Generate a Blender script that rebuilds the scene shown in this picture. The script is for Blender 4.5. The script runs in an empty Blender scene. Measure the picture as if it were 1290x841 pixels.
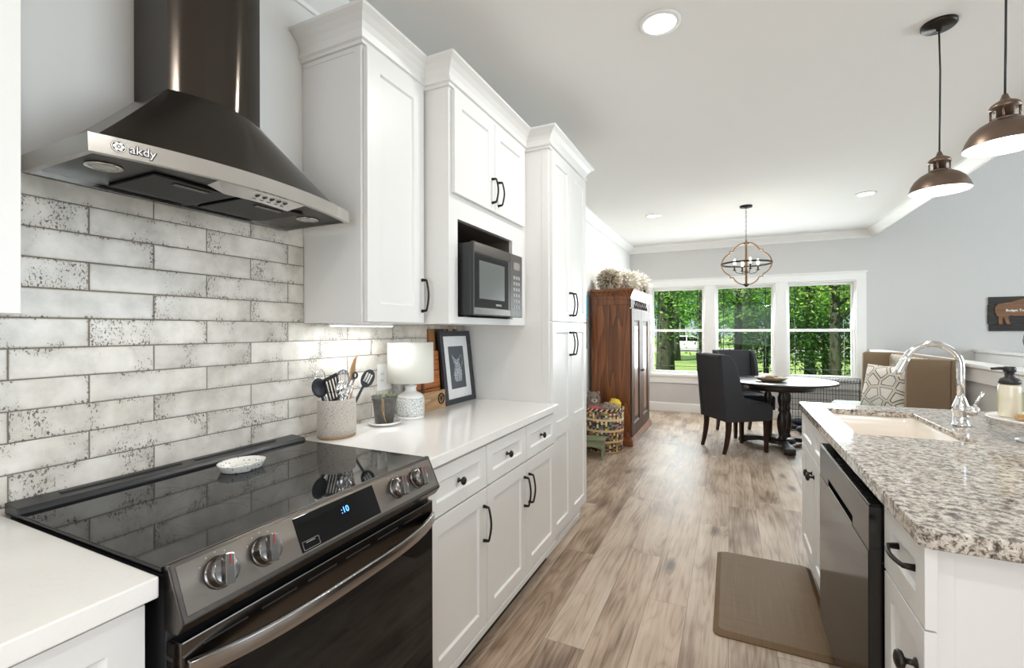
import bpy, bmesh, math, random
from mathutils import Matrix, Vector

random.seed(7)
PI = math.pi
sc = bpy.context.scene
COL = sc.collection

# ------------------------------------------------------------------ camera
cam_d = bpy.data.cameras.new('camera')
cam = bpy.data.objects.new('camera', cam_d)
COL.objects.link(cam)
_r = (0.904503, 0.426458, -0.002653)
_u = (0.002950, -0.000034, 0.999996)
_f = (-0.426457, 0.904507, 0.001290)
R_ = Vector(_r).normalized(); F_ = Vector(_f); F_ = (F_ - R_ * F_.dot(R_)).normalized(); U_ = R_.cross(F_).normalized()
mw = Matrix.Identity(4)
for i in range(3):
    mw[i][0] = R_[i]; mw[i][1] = U_[i]; mw[i][2] = -F_[i]
mw[2][3] = 1.34
cam.matrix_world = mw
cam_d.sensor_width = 36.0
cam_d.sensor_fit = 'HORIZONTAL'
cam_d.lens = 582.11 / 1290 * 36.0
cam_d.shift_y = -0.00412
cam_d.clip_start = 0.02
cam_d.clip_end = 400
sc.camera = cam

# ------------------------------------------------------------------ view, world, lights
sc.view_settings.view_transform = 'Standard'
sc.view_settings.look = 'None'
sc.view_settings.gamma = 1.0
sc.view_settings.use_curve_mapping = False
EXPOSURE = 0.40
DOWNLIGHT_W = 8.5
DINING_DOWNLIGHT_W = 10.0
PENDANT_W = 4.0
SKY = 2.6
SUN = 7.0
DAY_SIDE = 225.0
FILL_BACK = 56.0
DAY_DINING = 29.0
sc.view_settings.exposure = EXPOSURE
try:
    sc.cycles.max_bounces = 10
    sc.cycles.diffuse_bounces = 6
    sc.cycles.sample_clamp_indirect = 6.0
    sc.cycles.caustics_reflective = False
    sc.cycles.caustics_refractive = False
except Exception:
    pass

w = bpy.data.worlds.new('world')
sc.world = w
w.use_nodes = True
wn = w.node_tree
bgn = wn.nodes['Background']
skyn = wn.nodes.new('ShaderNodeTexSky')
skyn.sky_type = 'HOSEK_WILKIE'
skyn.sun_direction = Vector((-0.35, -0.55, 0.75)).normalized()
skyn.turbidity = 3.0
skyn.ground_albedo = 0.4
wn.links.new(skyn.outputs[0], bgn.inputs[0])
bgn.inputs[1].default_value = SKY

sd = bpy.data.lights.new('sun', 'SUN')
sd.energy = SUN
sd.angle = 0.01
sd.color = (1.0, 0.95, 0.86)
so = bpy.data.objects.new('sun', sd)
COL.objects.link(so)
so.rotation_euler = Vector((0.35, 0.55, -0.75)).to_track_quat('-Z', 'Y').to_euler()


def area_light(name, loc, direction, sx, sy, watts, color=(1, 1, 1), parent=None, shape='RECTANGLE', spread=PI):
    d = bpy.data.lights.new(name, 'AREA')
    d.shape = shape
    d.size = sx
    if shape in ('RECTANGLE', 'ELLIPSE'):
        d.size_y = sy
    d.energy = watts
    d.color = color
    d.spread = spread
    o = bpy.data.objects.new(name, d)
    COL.objects.link(o)
    o.location = loc
    o.rotation_euler = Vector(direction).to_track_quat('-Z', 'Y').to_euler()
    return o


# daylight through the house's windows (living and dining room); the rear area light is added fill
area_light('daylight_living', (6.44, 3.2, 1.7), (-1, 0, 0.22), 4.6, 2.4, DAY_SIDE, (0.80, 0.91, 1.0))
for wx_ in (-0.783, 0.203, 1.193):
    area_light('daylight_dining', (wx_, 8.16, 1.33), (0, -1, -0.25), 0.74, 1.34, DAY_DINING, (0.90, 0.97, 1.0))
area_light('rear_fill', (0.55, -3.35, 1.25), (0, 1, 0.32), 2.6, 2.1, FILL_BACK, (0.90, 0.95, 1.0))


# ------------------------------------------------------------------ material helpers
def lin(c):
    return tuple(((x / 255.0) / 12.92 if x / 255.0 <= 0.04045 else ((x / 255.0 + 0.055) / 1.055) ** 2.4) for x in c)


def new_mat(name):
    m = bpy.data.materials.new(name)
    m.use_nodes = True
    nt = m.node_tree
    return m, nt, nt.nodes['Principled BSDF']


def nd(nt, typ, ins=None, **props):
    n = nt.nodes.new(typ)
    for k, v in props.items():
        setattr(n, k, v)
    if ins:
        for k, v in ins.items():
            s = n.inputs[k]
            if isinstance(v, bpy.types.NodeSocket):
                nt.links.new(v, s)
            else:
                if isinstance(v, (tuple, list)) and len(v) == 3 and s.type == 'RGBA':
                    v = tuple(v) + (1.0,)
                s.default_value = v
    return n


def setin(nt, node, key, v):
    s = node.inputs[key]
    if isinstance(v, bpy.types.NodeSocket):
        nt.links.new(v, s)
    else:
        if isinstance(v, (tuple, list)) and len(v) == 3 and s.type == 'RGBA':
            v = tuple(v) + (1.0,)
        s.default_value = v


def math_(nt, op, a, b=None, c=None):
    ins = {0: a}
    if b is not None:
        ins[1] = b
    if c is not None:
        ins[2] = c
    return nd(nt, 'ShaderNodeMath', ins, operation=op).outputs[0]


def mixc(nt, fac, a, b, blend='MIX'):
    n = nt.nodes.new('ShaderNodeMix')
    n.data_type = 'RGBA'
    n.blend_type = blend
    setin(nt, n, 0, fac)
    setin(nt, n, 6, a)
    setin(nt, n, 7, b)
    return n.outputs[2]


def ramp(nt, fac, stops, interp='LINEAR'):
    n = nt.nodes.new('ShaderNodeValToRGB')
    cr = n.color_ramp
    cr.interpolation = interp
    while len(cr.elements) < len(stops):
        cr.elements.new(0.5)
    for e, (p, c) in zip(cr.elements, stops):
        e.position = p
        if isinstance(c, (int, float)):
            c = (c, c, c)
        e.color = tuple(c) + (1.0,)
    setin(nt, n, 0, fac)
    return n.outputs[0]


def objco(nt):
    return nt.nodes.new('ShaderNodeTexCoord').outputs['Object']


def mapping(nt, vec, scale=(1, 1, 1), loc=(0, 0, 0), rot=(0, 0, 0)):
    n = nd(nt, 'ShaderNodeMapping', {'Vector': vec, 'Scale': scale, 'Location': loc, 'Rotation': rot})
    return n.outputs[0]


def noise(nt, vec, scale, detail=2.0, rough=0.5, dist=0.0):
    return nd(nt, 'ShaderNodeTexNoise', {'Vector': vec, 'Scale': scale, 'Detail': detail, 'Roughness': rough, 'Distortion': dist}).outputs[0]


def bump(nt, bs, height, strength=0.2, dist=0.01):
    n = nd(nt, 'ShaderNodeBump', {'Height': height, 'Strength': strength, 'Distance': dist})
    nt.links.new(n.outputs[0], bs.inputs['Normal'])


def simple(name, col, rough=0.5, metal=0.0, var=0.06, scale=30.0, bmp=0.0, stretch=(1, 1, 1), spec=None, coat=0.0, emit=None, estr=0.0):
    """plain surface with a little procedural variation"""
    m, nt, bs = new_mat(name)
    v = mapping(nt, objco(nt), stretch)
    n = noise(nt, v, scale, 3.0)
    c2 = tuple(max(0.0, x * (1 - var)) for x in col)
    c1 = tuple(min(1.0, x * (1 + var)) for x in col)
    setin(nt, bs, 'Base Color', mixc(nt, n, c1, c2))
    setin(nt, bs, 'Roughness', rough)
    setin(nt, bs, 'Metallic', metal)
    if spec is not None:
        setin(nt, bs, 'Specular IOR Level', spec)
    if coat:
        setin(nt, bs, 'Coat Weight', coat)
        setin(nt, bs, 'Coat Roughness', 0.08)
    if bmp:
        bump(nt, bs, n, bmp, 0.004)
    if emit is not None:
        setin(nt, bs, 'Emission Color', emit)
        setin(nt, bs, 'Emission Strength', estr)
    return m


def wood(name, dark, light, rough=0.4, axis='Z', scale=1.0, coat=0.0):
    m, nt, bs = new_mat(name)
    co = objco(nt)
    st = {'X': (1.2, 14, 14), 'Y': (14, 1.2, 14), 'Z': (14, 14, 1.2)}[axis]
    v = mapping(nt, co, tuple(s * scale for s in st))
    n1 = noise(nt, v, 1.0, 5.0, 0.6, 0.8)
    rings = math_(nt, 'FRACT', math_(nt, 'MULTIPLY', noise(nt, v, 0.45, 1.0, 0.5, 0.3), 9.0))
    fine = noise(nt, mapping(nt, co, tuple(s * scale * 6 for s in st)), 1.0, 2.0)
    f = math_(nt, 'ADD', math_(nt, 'MULTIPLY', n1, 0.6), math_(nt, 'MULTIPLY', rings, 0.28))
    f = math_(nt, 'ADD', f, math_(nt, 'MULTIPLY', fine, 0.15))
    setin(nt, bs, 'Base Color', ramp(nt, f, [(0.25, dark), (0.75, light)]))
    setin(nt, bs, 'Roughness', rough)
    if coat:
        setin(nt, bs, 'Coat Weight', coat)
        setin(nt, bs, 'Coat Roughness', 0.12)
    bump(nt, bs, f, 0.06, 0.002)
    return m


M = {}
M['wall'] = simple('wall_paint', lin((203, 202, 199)), 0.85, var=0.012, scale=3, bmp=0.0)
M['wall_lit'] = simple('lit_wall_paint', lin((224, 223, 220)), 0.85, var=0.012, scale=3)  # same wall paint, lightened so the colour carries light on the left wall
M['ceiling'] = simple('ceiling_paint', lin((238, 237, 235)), 0.9, var=0.01, scale=4)
M['trim'] = simple('trim_paint', lin((236, 235, 232)), 0.42, var=0.01, scale=8)
M['cab'] = simple('cabinet_paint', lin((225, 224, 221)), 0.36, var=0.012, scale=6)
M['cab_in'] = simple('cabinet_interior', lin((96, 86, 76)), 0.6, var=0.05)
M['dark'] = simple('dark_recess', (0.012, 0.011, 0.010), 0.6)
M['bronze'] = simple('oil_bronze', (0.035, 0.030, 0.026), 0.38, 0.85, var=0.2, scale=60)
M['blackglass'] = simple('black_glass', (0.006, 0.006, 0.006), 0.045, var=0.02, spec=0.3)
M['blackplastic'] = simple('black_plastic', (0.02, 0.02, 0.021), 0.35)
M['chrome'] = simple('chrome', (0.83, 0.83, 0.83), 0.07, 1.0, var=0.02)
M['charcoal'] = simple('charcoal_fabric', lin((52, 53, 57)), 0.85, var=0.22, scale=220, bmp=0.15)
M['legwood'] = wood('dark_leg_wood', lin((32, 18, 12)), lin((62, 36, 24)), 0.35)
M['tablewood'] = wood('table_wood', lin((22, 17, 15)), lin((48, 38, 33)), 0.3, 'X', coat=0.12)
M['armoire'] = wood('armoire_wood', lin((66, 32, 13)), lin((156, 92, 44)), 0.36, 'Z', 0.9, coat=0.3)
M['armoire_front'] = wood('armoire_front_wood', lin((62, 42, 32)), lin((100, 74, 58)), 0.55, 'Z', 0.9)
M['armoire_front'].node_tree.nodes['Principled BSDF'].inputs['Specular IOR Level'].default_value = 0.3
M['ironblack'] = simple('black_iron', (0.018, 0.018, 0.02), 0.5, 0.6)
M['gilt'] = wood('weathered_gilt_wood', lin((96, 66, 34)), lin((178, 132, 74)), 0.5, 'Z', 2.0)
M['white_ceramic'] = simple('white_ceramic', lin((240, 239, 236)), 0.16, var=0.015)
M['sink'] = simple('sink_enamel', lin((240, 232, 222)), 0.2, var=0.01)
M['glow'] = simple('lamp_glow', (1, 1, 1), 0.5, emit=(1.0, 0.97, 0.92), estr=9.0)
M['warmglow'] = simple('bulb_glow', (1, 1, 1), 0.5, emit=(1.0, 0.86, 0.62), estr=14.0)
M['copper'] = simple('bronze_shade', lin((122, 104, 92)), 0.36, 0.88, var=0.12, scale=18)
M['shadein'] = simple('shade_inside', lin((245, 243, 238)), 0.5, var=0.01)
M['settee'] = simple('brown_upholstery', lin((132, 112, 88)), 0.8, var=0.1, scale=160, bmp=0.1)
M['settee_light'] = simple('beige_upholstery', lin((186, 178, 164)), 0.85, var=0.08, scale=160, bmp=0.1)
M['seat_pale'] = simple('pale_seat_fabric', lin((196, 204, 202)), 0.7, var=0.04, scale=120, bmp=0.06)
M['grille'] = simple('window_grille', lin((48, 52, 48)), 0.5)  # shade of the backlit bars put into a dark colour


def stainless(name, col, rough=0.27, axis='Y'):
    m, nt, bs = new_mat(name)
    co = objco(nt)
    st = {'Y': (900, 2, 900), 'Z': (400, 400, 2), 'X': (2, 900, 900)}[axis]
    n = noise(nt, mapping(nt, co, st), 1.0, 2.0)
    setin(nt, bs, 'Base Color', mixc(nt, n, tuple(c * 0.96 for c in col), tuple(min(1, c * 1.04) for c in col)))
    setin(nt, bs, 'Metallic', 1.0)
    setin(nt, bs, 'Roughness', math_(nt, 'MULTIPLY_ADD', n, 0.12, rough - 0.06))
    setin(nt, bs, 'Anisotropic', 0.5)
    if axis == 'Z':
        tg = nt.nodes.new('ShaderNodeTangent'); tg.direction_type = 'RADIAL'; tg.axis = 'Z'
        nt.links.new(tg.outputs[0], bs.inputs['Tangent'])
        setin(nt, bs, 'Anisotropic', 0.85)
        setin(nt, bs, 'Anisotropic Rotation', 0.25)
    return m


M['steel'] = stainless('brushed_steel', (0.62, 0.60, 0.57), 0.22)
M['steel_dark'] = stainless('dark_brushed_steel', (0.070, 0.060, 0.051), 0.15, 'Z')
M['blacksteel'] = stainless('black_stainless', (0.115, 0.103, 0.094), 0.24)
M['blacksteel_lt'] = stainless('black_stainless_plate', (0.17, 0.148, 0.128), 0.34)
M['knob_steel'] = stainless('knob_steel', (0.20, 0.19, 0.185), 0.2)
M['handle_steel'] = stainless('handle_steel', (0.34, 0.325, 0.315), 0.2)


def mat_tile():
    m, nt, bs = new_mat('distressed_subway_tile')
    sp = nd(nt, 'ShaderNodeSeparateXYZ', {0: objco(nt)})
    y, z = sp.outputs[1], sp.outputs[2]
    TL, TH = 0.305, 0.0743
    vz = math_(nt, 'DIVIDE', math_(nt, 'SUBTRACT', z, 1.374 - TH * 12), TH)
    row = math_(nt, 'FLOOR', vz)
    fv = math_(nt, 'FRACT', vz)
    odd = math_(nt, 'MODULO', row, 2.0)
    uy = math_(nt, 'ADD', math_(nt, 'DIVIDE', math_(nt, 'SUBTRACT', y, 0.4775 - TL * 10), TL), math_(nt, 'MULTIPLY', odd, 0.5))
    colm = math_(nt, 'FLOOR', uy)
    fu = math_(nt, 'FRACT', uy)
    cid = nd(nt, 'ShaderNodeCombineXYZ', {0: colm, 1: row, 2: 3.0}).outputs[0]
    wn_ = nd(nt, 'ShaderNodeTexWhiteNoise', {'Vector': cid}, noise_dimensions='3D')
    rnd = wn_.outputs['Value']
    du = math_(nt, 'MULTIPLY', math_(nt, 'MINIMUM', fu, math_(nt, 'SUBTRACT', 1.0, fu)), TL)
    dv = math_(nt, 'MULTIPLY', math_(nt, 'MINIMUM', fv, math_(nt, 'SUBTRACT', 1.0, fv)), TH)
    edge = math_(nt, 'MINIMUM', du, dv)
    mort = math_(nt, 'LESS_THAN', edge, 0.0016)
    off = nd(nt, 'ShaderNodeVectorMath', {0: objco(nt), 1: nd(nt, 'ShaderNodeVectorMath', {0: wn_.outputs['Color'], 1: (9.0, 9.0, 9.0)}, operation='MULTIPLY').outputs[0]}, operation='ADD').outputs[0]
    # cloudy glaze
    cl = noise(nt, off, 9.0, 4.0, 0.6)
    base = ramp(nt, cl, [(0.32, lin((200, 194, 183))), (0.5, lin((222, 215, 204))), (0.68, lin((235, 230, 221)))])
    tone = math_(nt, 'MULTIPLY_ADD', rnd, 0.18, 0.86)
    base = mixc(nt, 1.0, base, nd(nt, 'ShaderNodeCombineColor', {0: tone, 1: tone, 2: tone}).outputs[0], 'MULTIPLY')
    # worn specks, in patches, often running down from an edge
    patch = noise(nt, mapping(nt, off, (1, 1, 0.55)), 11.0, 2.0, 0.5)
    edgew = math_(nt, 'SUBTRACT', 1.0, math_(nt, 'MINIMUM', math_(nt, 'DIVIDE', edge, 0.018), 1.0))
    wear = math_(nt, 'ADD', patch, math_(nt, 'MULTIPLY', edgew, 0.15))
    wear = math_(nt, 'ADD', wear, math_(nt, 'MULTIPLY', math_(nt, 'SUBTRACT', rnd, 0.5), 0.08))
    wmask = ramp(nt, wear, [(0.46, 0.0), (0.68, 1.0)])
    sp1 = noise(nt, mapping(nt, off, (1, 1.0, 0.6)), 210.0, 4.0, 0.7)
    thr = math_(nt, 'SUBTRACT', 0.72, math_(nt, 'MULTIPLY', wmask, 0.17))
    spk = math_(nt, 'GREATER_THAN', sp1, thr)
    sp2 = noise(nt, mapping(nt, off, (1, 1.5, 0.6)), 60.0, 6.0, 0.78)
    thr2 = math_(nt, 'SUBTRACT', 0.78, math_(nt, 'MULTIPLY', wmask, 0.15))
    blot = math_(nt, 'GREATER_THAN', sp2, thr2)
    dirt = math_(nt, 'MAXIMUM', spk, blot)
    dcol = ramp(nt, noise(nt, off, 30.0, 2.0), [(0.35, lin((44, 40, 36))), (0.65, lin((112, 92, 70)))])
    haze = math_(nt, 'MULTIPLY', wmask, 0.22)
    c = mixc(nt, haze, base, lin((128, 120, 108)))
    c = mixc(nt, math_(nt, 'MULTIPLY', dirt, 0.9), c, dcol)
    c = mixc(nt, mort, c, lin((122, 115, 104)))
    setin(nt, bs, 'Base Color', c)
    setin(nt, bs, 'Roughness', math_(nt, 'MULTIPLY_ADD', math_(nt, 'MAXIMUM', dirt, mort), 0.45, 0.22))
    h = math_(nt, 'MINIMUM', math_(nt, 'DIVIDE', edge, 0.004), 1.0)
    h = math_(nt, 'ADD', h, math_(nt, 'MULTIPLY', cl, 0.8))
    h = math_(nt, 'SUBTRACT', h, math_(nt, 'MULTIPLY', dirt, 0.15))
    bump(nt, bs, h, 0.35, 0.004)
    return m


M['tile'] = mat_tile()


def mat_floor():
    m, nt, bs = new_mat('oak_plank_floor')
    co = objco(nt)
    sp = nd(nt, 'ShaderNodeSeparateXYZ', {0: co})
    x, y = sp.outputs[0], sp.outputs[1]
    W, L = 0.182, 1.9
    rx = math_(nt, 'DIVIDE', math_(nt, 'ADD', x, 20.03), W)
    row = math_(nt, 'FLOOR', rx)
    fx = math_(nt, 'FRACT', rx)
    r1 = nd(nt, 'ShaderNodeTexWhiteNoise', {'W': row}, noise_dimensions='1D').outputs['Value']
    ly = math_(nt, 'ADD', math_(nt, 'DIVIDE', math_(nt, 'ADD', y, 30.0), L), r1)
    col = math_(nt, 'FLOOR', ly)
    fy = math_(nt, 'FRACT', ly)
    cid = nd(nt, 'ShaderNodeCombineXYZ', {0: row, 1: col, 2: 1.0}).outputs[0]
    wn_ = nd(nt, 'ShaderNodeTexWhiteNoise', {'Vector': cid}, noise_dimensions='3D')
    rnd = wn_.outputs['Value']
    off = nd(nt, 'ShaderNodeVectorMath', {0: co, 1: nd(nt, 'ShaderNodeVectorMath', {0: wn_.outputs['Color'], 1: (17.0, 17.0, 17.0)}, operation='MULTIPLY').outputs[0]}, operation='ADD').outputs[0]
    g1 = noise(nt, mapping(nt, off, (9.0, 1.0, 1)), 1.0, 4.0, 0.55, 1.2)
    rings = math_(nt, 'FRACT', math_(nt, 'MULTIPLY', noise(nt, mapping(nt, off, (6.5, 0.75, 1)), 1.0, 1.5, 0.45, 0.5), 15.0))
    ringl = math_(nt, 'POWER', math_(nt, 'ABSOLUTE', math_(nt, 'MULTIPLY_ADD', rings, 2.0, -1.0)), 2.5)
    fine = noise(nt, mapping(nt, off, (95.0, 4.0, 1)), 1.0, 3.0, 0.6)
    blot = noise(nt, mapping(nt, off, (3.0, 1.6, 1)), 1.5, 2.0, 0.5)
    f = math_(nt, 'MULTIPLY', g1, 0.36)
    f = math_(nt, 'ADD', f, math_(nt, 'MULTIPLY', ringl, -0.08))
    f = math_(nt, 'ADD', f, math_(nt, 'MULTIPLY', fine, 0.30))
    f = math_(nt, 'ADD', f, math_(nt, 'MULTIPLY', blot, 0.42))
    f = math_(nt, 'ADD', f, math_(nt, 'MULTIPLY_ADD', math_(nt, 'SUBTRACT', rnd, 0.5), 0.15, -0.05))
    c = ramp(nt, f, [(0.24, lin((98, 83, 71))), (0.38, lin((146, 126, 109))), (0.50, lin((181, 163, 145))), (0.68, lin((206, 192, 177)))])
    warm = mixc(nt, math_(nt, 'MULTIPLY', wn_.outputs['Color'], 0.22) if False else math_(nt, 'MULTIPLY', r1, 0.3), c, mixc(nt, 1.0, c, lin((232, 205, 178)), 'MULTIPLY'))
    # knots
    vn = nd(nt, 'ShaderNodeTexVoronoi', {'Vector': mapping(nt, off, (2.6, 0.9, 1)), 'Scale': 1.6}, feature='F1')
    kd = math_(nt, 'ADD', vn.outputs['Distance'], math_(nt, 'MULTIPLY', noise(nt, mapping(nt, off, (30, 9, 1)), 1.0, 3.0), 0.10))
    knot = ramp(nt, kd, [(0.10, 1.0), (0.22, 0.0)])
    c2 = mixc(nt, math_(nt, 'MULTIPLY', knot, 0.75), warm, lin((58, 47, 40)))
    dx = math_(nt, 'MULTIPLY', math_(nt, 'MINIMUM', fx, math_(nt, 'SUBTRACT', 1.0, fx)), W)
    dy = math_(nt, 'MULTIPLY', math_(nt, 'MINIMUM', fy, math_(nt, 'SUBTRACT', 1.0, fy)), L)
    e = math_(nt, 'MINIMUM', dx, dy)
    gap = math_(nt, 'LESS_THAN', e, 0.0012)
    c3 = mixc(nt, math_(nt, 'MULTIPLY', gap, 0.6), c2, lin((70, 58, 48)))
    setin(nt, bs, 'Base Color', c3)
    setin(nt, bs, 'Roughness', math_(nt, 'MULTIPLY_ADD', f, 0.16, 0.34))
    setin(nt, bs, 'Specular IOR Level', 0.24)
    h = math_(nt, 'ADD', math_(nt, 'MULTIPLY', fine, 0.5), math_(nt, 'MINIMUM', math_(nt, 'DIVIDE', e, 0.003), 1.0))
    bump(nt, bs, h, 0.12, 0.002)
    return m


M['floor'] = mat_floor()


def mat_granite():
    m, nt, bs = new_mat('speckled_granite')
    co = objco(nt)
    n1 = noise(nt, co, 52.0, 5.0, 0.68, 0.4)
    n2 = noise(nt, mapping(nt, co, (1, 1, 1), (3, 1, 7)), 140.0, 3.0, 0.6)
    n3 = noise(nt, mapping(nt, co, (1, 1, 1), (9, 4, 2)), 16.0, 2.0, 0.5)
    c = ramp(nt, n1, [(0.36, lin((62, 55, 50))), (0.44, lin((132, 122, 112))), (0.50, lin((188, 179, 168))), (0.60, lin((214, 206, 195))), (0.72, lin((232, 226, 217)))])
    dk = ramp(nt, n2, [(0.36, 1.0), (0.43, 0.0)])
    c = mixc(nt, math_(nt, 'MULTIPLY', dk, 0.8), c, lin((52, 46, 43)))
    tan = ramp(nt, n3, [(0.5, 0.0), (0.7, 1.0)])
    c = mixc(nt, math_(nt, 'MULTIPLY', tan, 0.22), c, lin((166, 142, 116)))
    setin(nt, bs, 'Base Color', c)
    setin(nt, bs, 'Roughness', 0.10)
    bump(nt, bs, n1, 0.02, 0.001)
    return m


M['granite'] = mat_granite()


def mat_quartz():
    m, nt, bs = new_mat('white_quartz')
    co = objco(nt)
    n = noise(nt, co, 5.0, 6.0, 0.65, 1.5)
    vein = ramp(nt, n, [(0.485, 0.0), (0.5, 1.0), (0.515, 0.0)])
    n2 = noise(nt, co, 2.0, 2.0)
    k = math_(nt, 'MULTIPLY', vein, math_(nt, 'MULTIPLY', n2, 0.10))
    setin(nt, bs, 'Base Color', mixc(nt, k, lin((236, 234, 230)), lin((170, 168, 164))))
    setin(nt, bs, 'Roughness', 0.10)
    return m


M['quartz'] = mat_quartz()


def mat_glass():
    m, nt, bs = new_mat('window_glass')
    nt.nodes.remove(bs)
    out = nt.nodes['Material Output']
    tr = nd(nt, 'ShaderNodeBsdfTransparent', {0: (0.97, 0.98, 0.975)})
    gl = nd(nt, 'ShaderNodeBsdfGlossy', {'Color': (0.9, 0.95, 0.95), 'Roughness': 0.02})
    fr = nd(nt, 'ShaderNodeFresnel', {0: 1.45})
    f = math_(nt, 'MULTIPLY', fr.outputs[0], 0.22)
    mx = nd(nt, 'ShaderNodeMixShader', {0: f, 1: tr.outputs[0], 2: gl.outputs[0]})
    nt.links.new(mx.outputs[0], out.inputs[0])
    return m


M['glass'] = mat_glass()


def mat_leaf(name, dark, light):
    m, nt, bs = new_mat(name)
    geo = nt.nodes.new('ShaderNodeNewGeometry')
    rnd = geo.outputs['Random Per Island']
    n = noise(nt, objco(nt), 1.2, 2.0)
    f = math_(nt, 'ADD', math_(nt, 'MULTIPLY', rnd, 0.6), math_(nt, 'MULTIPLY', n, 0.4))
    c = ramp(nt, f, [(0.2, dark), (0.8, light)])
    nt.nodes.remove(bs)
    df = nd(nt, 'ShaderNodeBsdfDiffuse', {0: c})
    tl = nd(nt, 'ShaderNodeBsdfTranslucent', {0: c})
    mx = nd(nt, 'ShaderNodeMixShader', {0: 0.42, 1: df.outputs[0], 2: tl.outputs[0]})
    nt.links.new(mx.outputs[0], nt.nodes['Material Output'].inputs[0])
    return m


M['leaf_a'] = mat_leaf('leaf_deep', lin((58, 108, 46)), lin((146, 196, 96)))
M['leaf_b'] = mat_leaf('leaf_bright', lin((118, 172, 62)), lin((214, 236, 134)))
M['leaf_c'] = mat_leaf('leaf_dark', lin((44, 84, 42)), lin((108, 152, 76)))
M['bark'] = wood('tree_bark', lin((34, 40, 30)), lin((74, 78, 58)), 0.9, 'Z', 0.6)


def mat_basket():
    m, nt, bs = new_mat('woven_basket')
    co = objco(nt)
    sp = nd(nt, 'ShaderNodeSeparateXYZ', {0: co})
    ang = math_(nt, 'DIVIDE', math_(nt, 'ARCTAN2', sp.outputs[1], sp.outputs[0]), 2 * PI / 60)
    zz = math_(nt, 'DIVIDE', sp.outputs[2], 0.020)
    ci = nd(nt, 'ShaderNodeCombineXYZ', {0: math_(nt, 'FLOOR', ang), 1: math_(nt, 'FLOOR', zz), 2: 0.5}).outputs[0]
    rnd = nd(nt, 'ShaderNodeTexWhiteNoise', {'Vector': ci}, noise_dimensions='3D').outputs['Value']
    c = ramp(nt, rnd, [(0.0, lin((58, 50, 46))), (0.28, lin((190, 104, 82))), (0.42, lin((226, 184, 84))), (0.56, lin((128, 126, 140))), (0.68, lin((92, 112, 88))), (0.78, lin((226, 204, 164)))], 'CONSTANT')
    par = math_(nt, 'MODULO', math_(nt, 'ADD', math_(nt, 'FLOOR', ang), 200.0), 2.0)
    c = mixc(nt, math_(nt, 'MULTIPLY', par, 0.6), c, lin((44, 38, 34)))
    band = math_(nt, 'FRACT', math_(nt, 'DIVIDE', sp.outputs[2], 0.118))
    bm = math_(nt, 'LESS_THAN', band, 0.2)
    c = mixc(nt, bm, c, lin((214, 188, 144)))
    setin(nt, bs, 'Base Color', c)
    setin(nt, bs, 'Roughness', 0.8)
    fa = math_(nt, 'ABSOLUTE', math_(nt, 'MULTIPLY_ADD', math_(nt, 'FRACT', ang), 2.0, -1.0))
    bump(nt, bs, fa, 0.5, 0.004)
    return m


M['basket'] = mat_basket()


def mat_cells(name, base, line, scale, width, rough, bmp=0.0, stretch=(1, 1, 1), rnd=1.0):
    m, nt, bs = new_mat(name)
    v = mapping(nt, objco(nt), stretch)
    vo = nd(nt, 'ShaderNodeTexVoronoi', {'Vector': v, 'Scale': scale, 'Randomness': rnd}, feature='DISTANCE_TO_EDGE')
    f = ramp(nt, vo.outputs['Distance'], [(width * 0.6, 1.0), (width, 0.0)])
    setin(nt, bs, 'Base Color', mixc(nt, f, base, line))
    setin(nt, bs, 'Roughness', rough)
    if bmp:
        bump(nt, bs, math_(nt, 'MINIMUM', vo.outputs['Distance'], width * 2), bmp, 0.01)
    return m


M['crackle'] = mat_cells('crackle_glaze', lin((226, 226, 222)), lin((168, 170, 168)), 85, 0.09, 0.3)
M['stoneware'] = mat_cells('speckled_stoneware', lin((206, 198, 188)), lin((178, 168, 157)), 130, 0.12, 0.55, 0.8)


def mat_pillow():
    m, nt, bs = new_mat('geometric_pillow')
    sp = nd(nt, 'ShaderNodeSeparateXYZ', {0: objco(nt)})
    u, v = sp.outputs[1], sp.outputs[2]
    vo = nd(nt, 'ShaderNodeTexVoronoi', {'Vector': nd(nt, 'ShaderNodeCombineXYZ', {0: u, 1: v, 2: 0.0}).outputs[0], 'Scale': 8.5, 'Randomness': 0.8}, feature='DISTANCE_TO_EDGE', voronoi_dimensions='2D')
    d = vo.outputs['Distance']
    l1 = ramp(nt, d, [(0.03, 1.0), (0.04, 0.0)], 'CONSTANT')
    l2 = math_(nt, 'MULTIPLY', math_(nt, 'GREATER_THAN', d, 0.085), math_(nt, 'LESS_THAN', d, 0.15))
    n = noise(nt, objco(nt), 5.0, 1.0)
    c = mixc(nt, l2, lin((226, 221, 212)), ramp(nt, n, [(0.45, lin((44, 44, 46))), (0.5, lin((110, 122, 132)))], 'CONSTANT'))
    c = mixc(nt, l1, c, lin((210, 196, 172)))
    setin(nt, bs, 'Base Color', c)
    setin(nt, bs, 'Roughness', 0.85)
    return m


M['pillow'] = mat_pillow()


def mat_mat():
    m, nt, bs = new_mat('kitchen_mat_rubber')
    co = objco(nt)
    a = noise(nt, mapping(nt, co, (260, 3, 1)), 1.0, 2.0)
    b = noise(nt, mapping(nt, co, (3, 260, 1)), 1.0, 2.0)
    f = math_(nt, 'MULTIPLY', math_(nt, 'ADD', a, b), 0.5)
    setin(nt, bs, 'Base Color', ramp(nt, f, [(0.3, lin((92, 68, 40))), (0.7, lin((118, 92, 58)))]))
    setin(nt, bs, 'Roughness', 0.6)
    bump(nt, bs, f, 0.25, 0.002)
    return m


M['mat'] = mat_mat()


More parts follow.
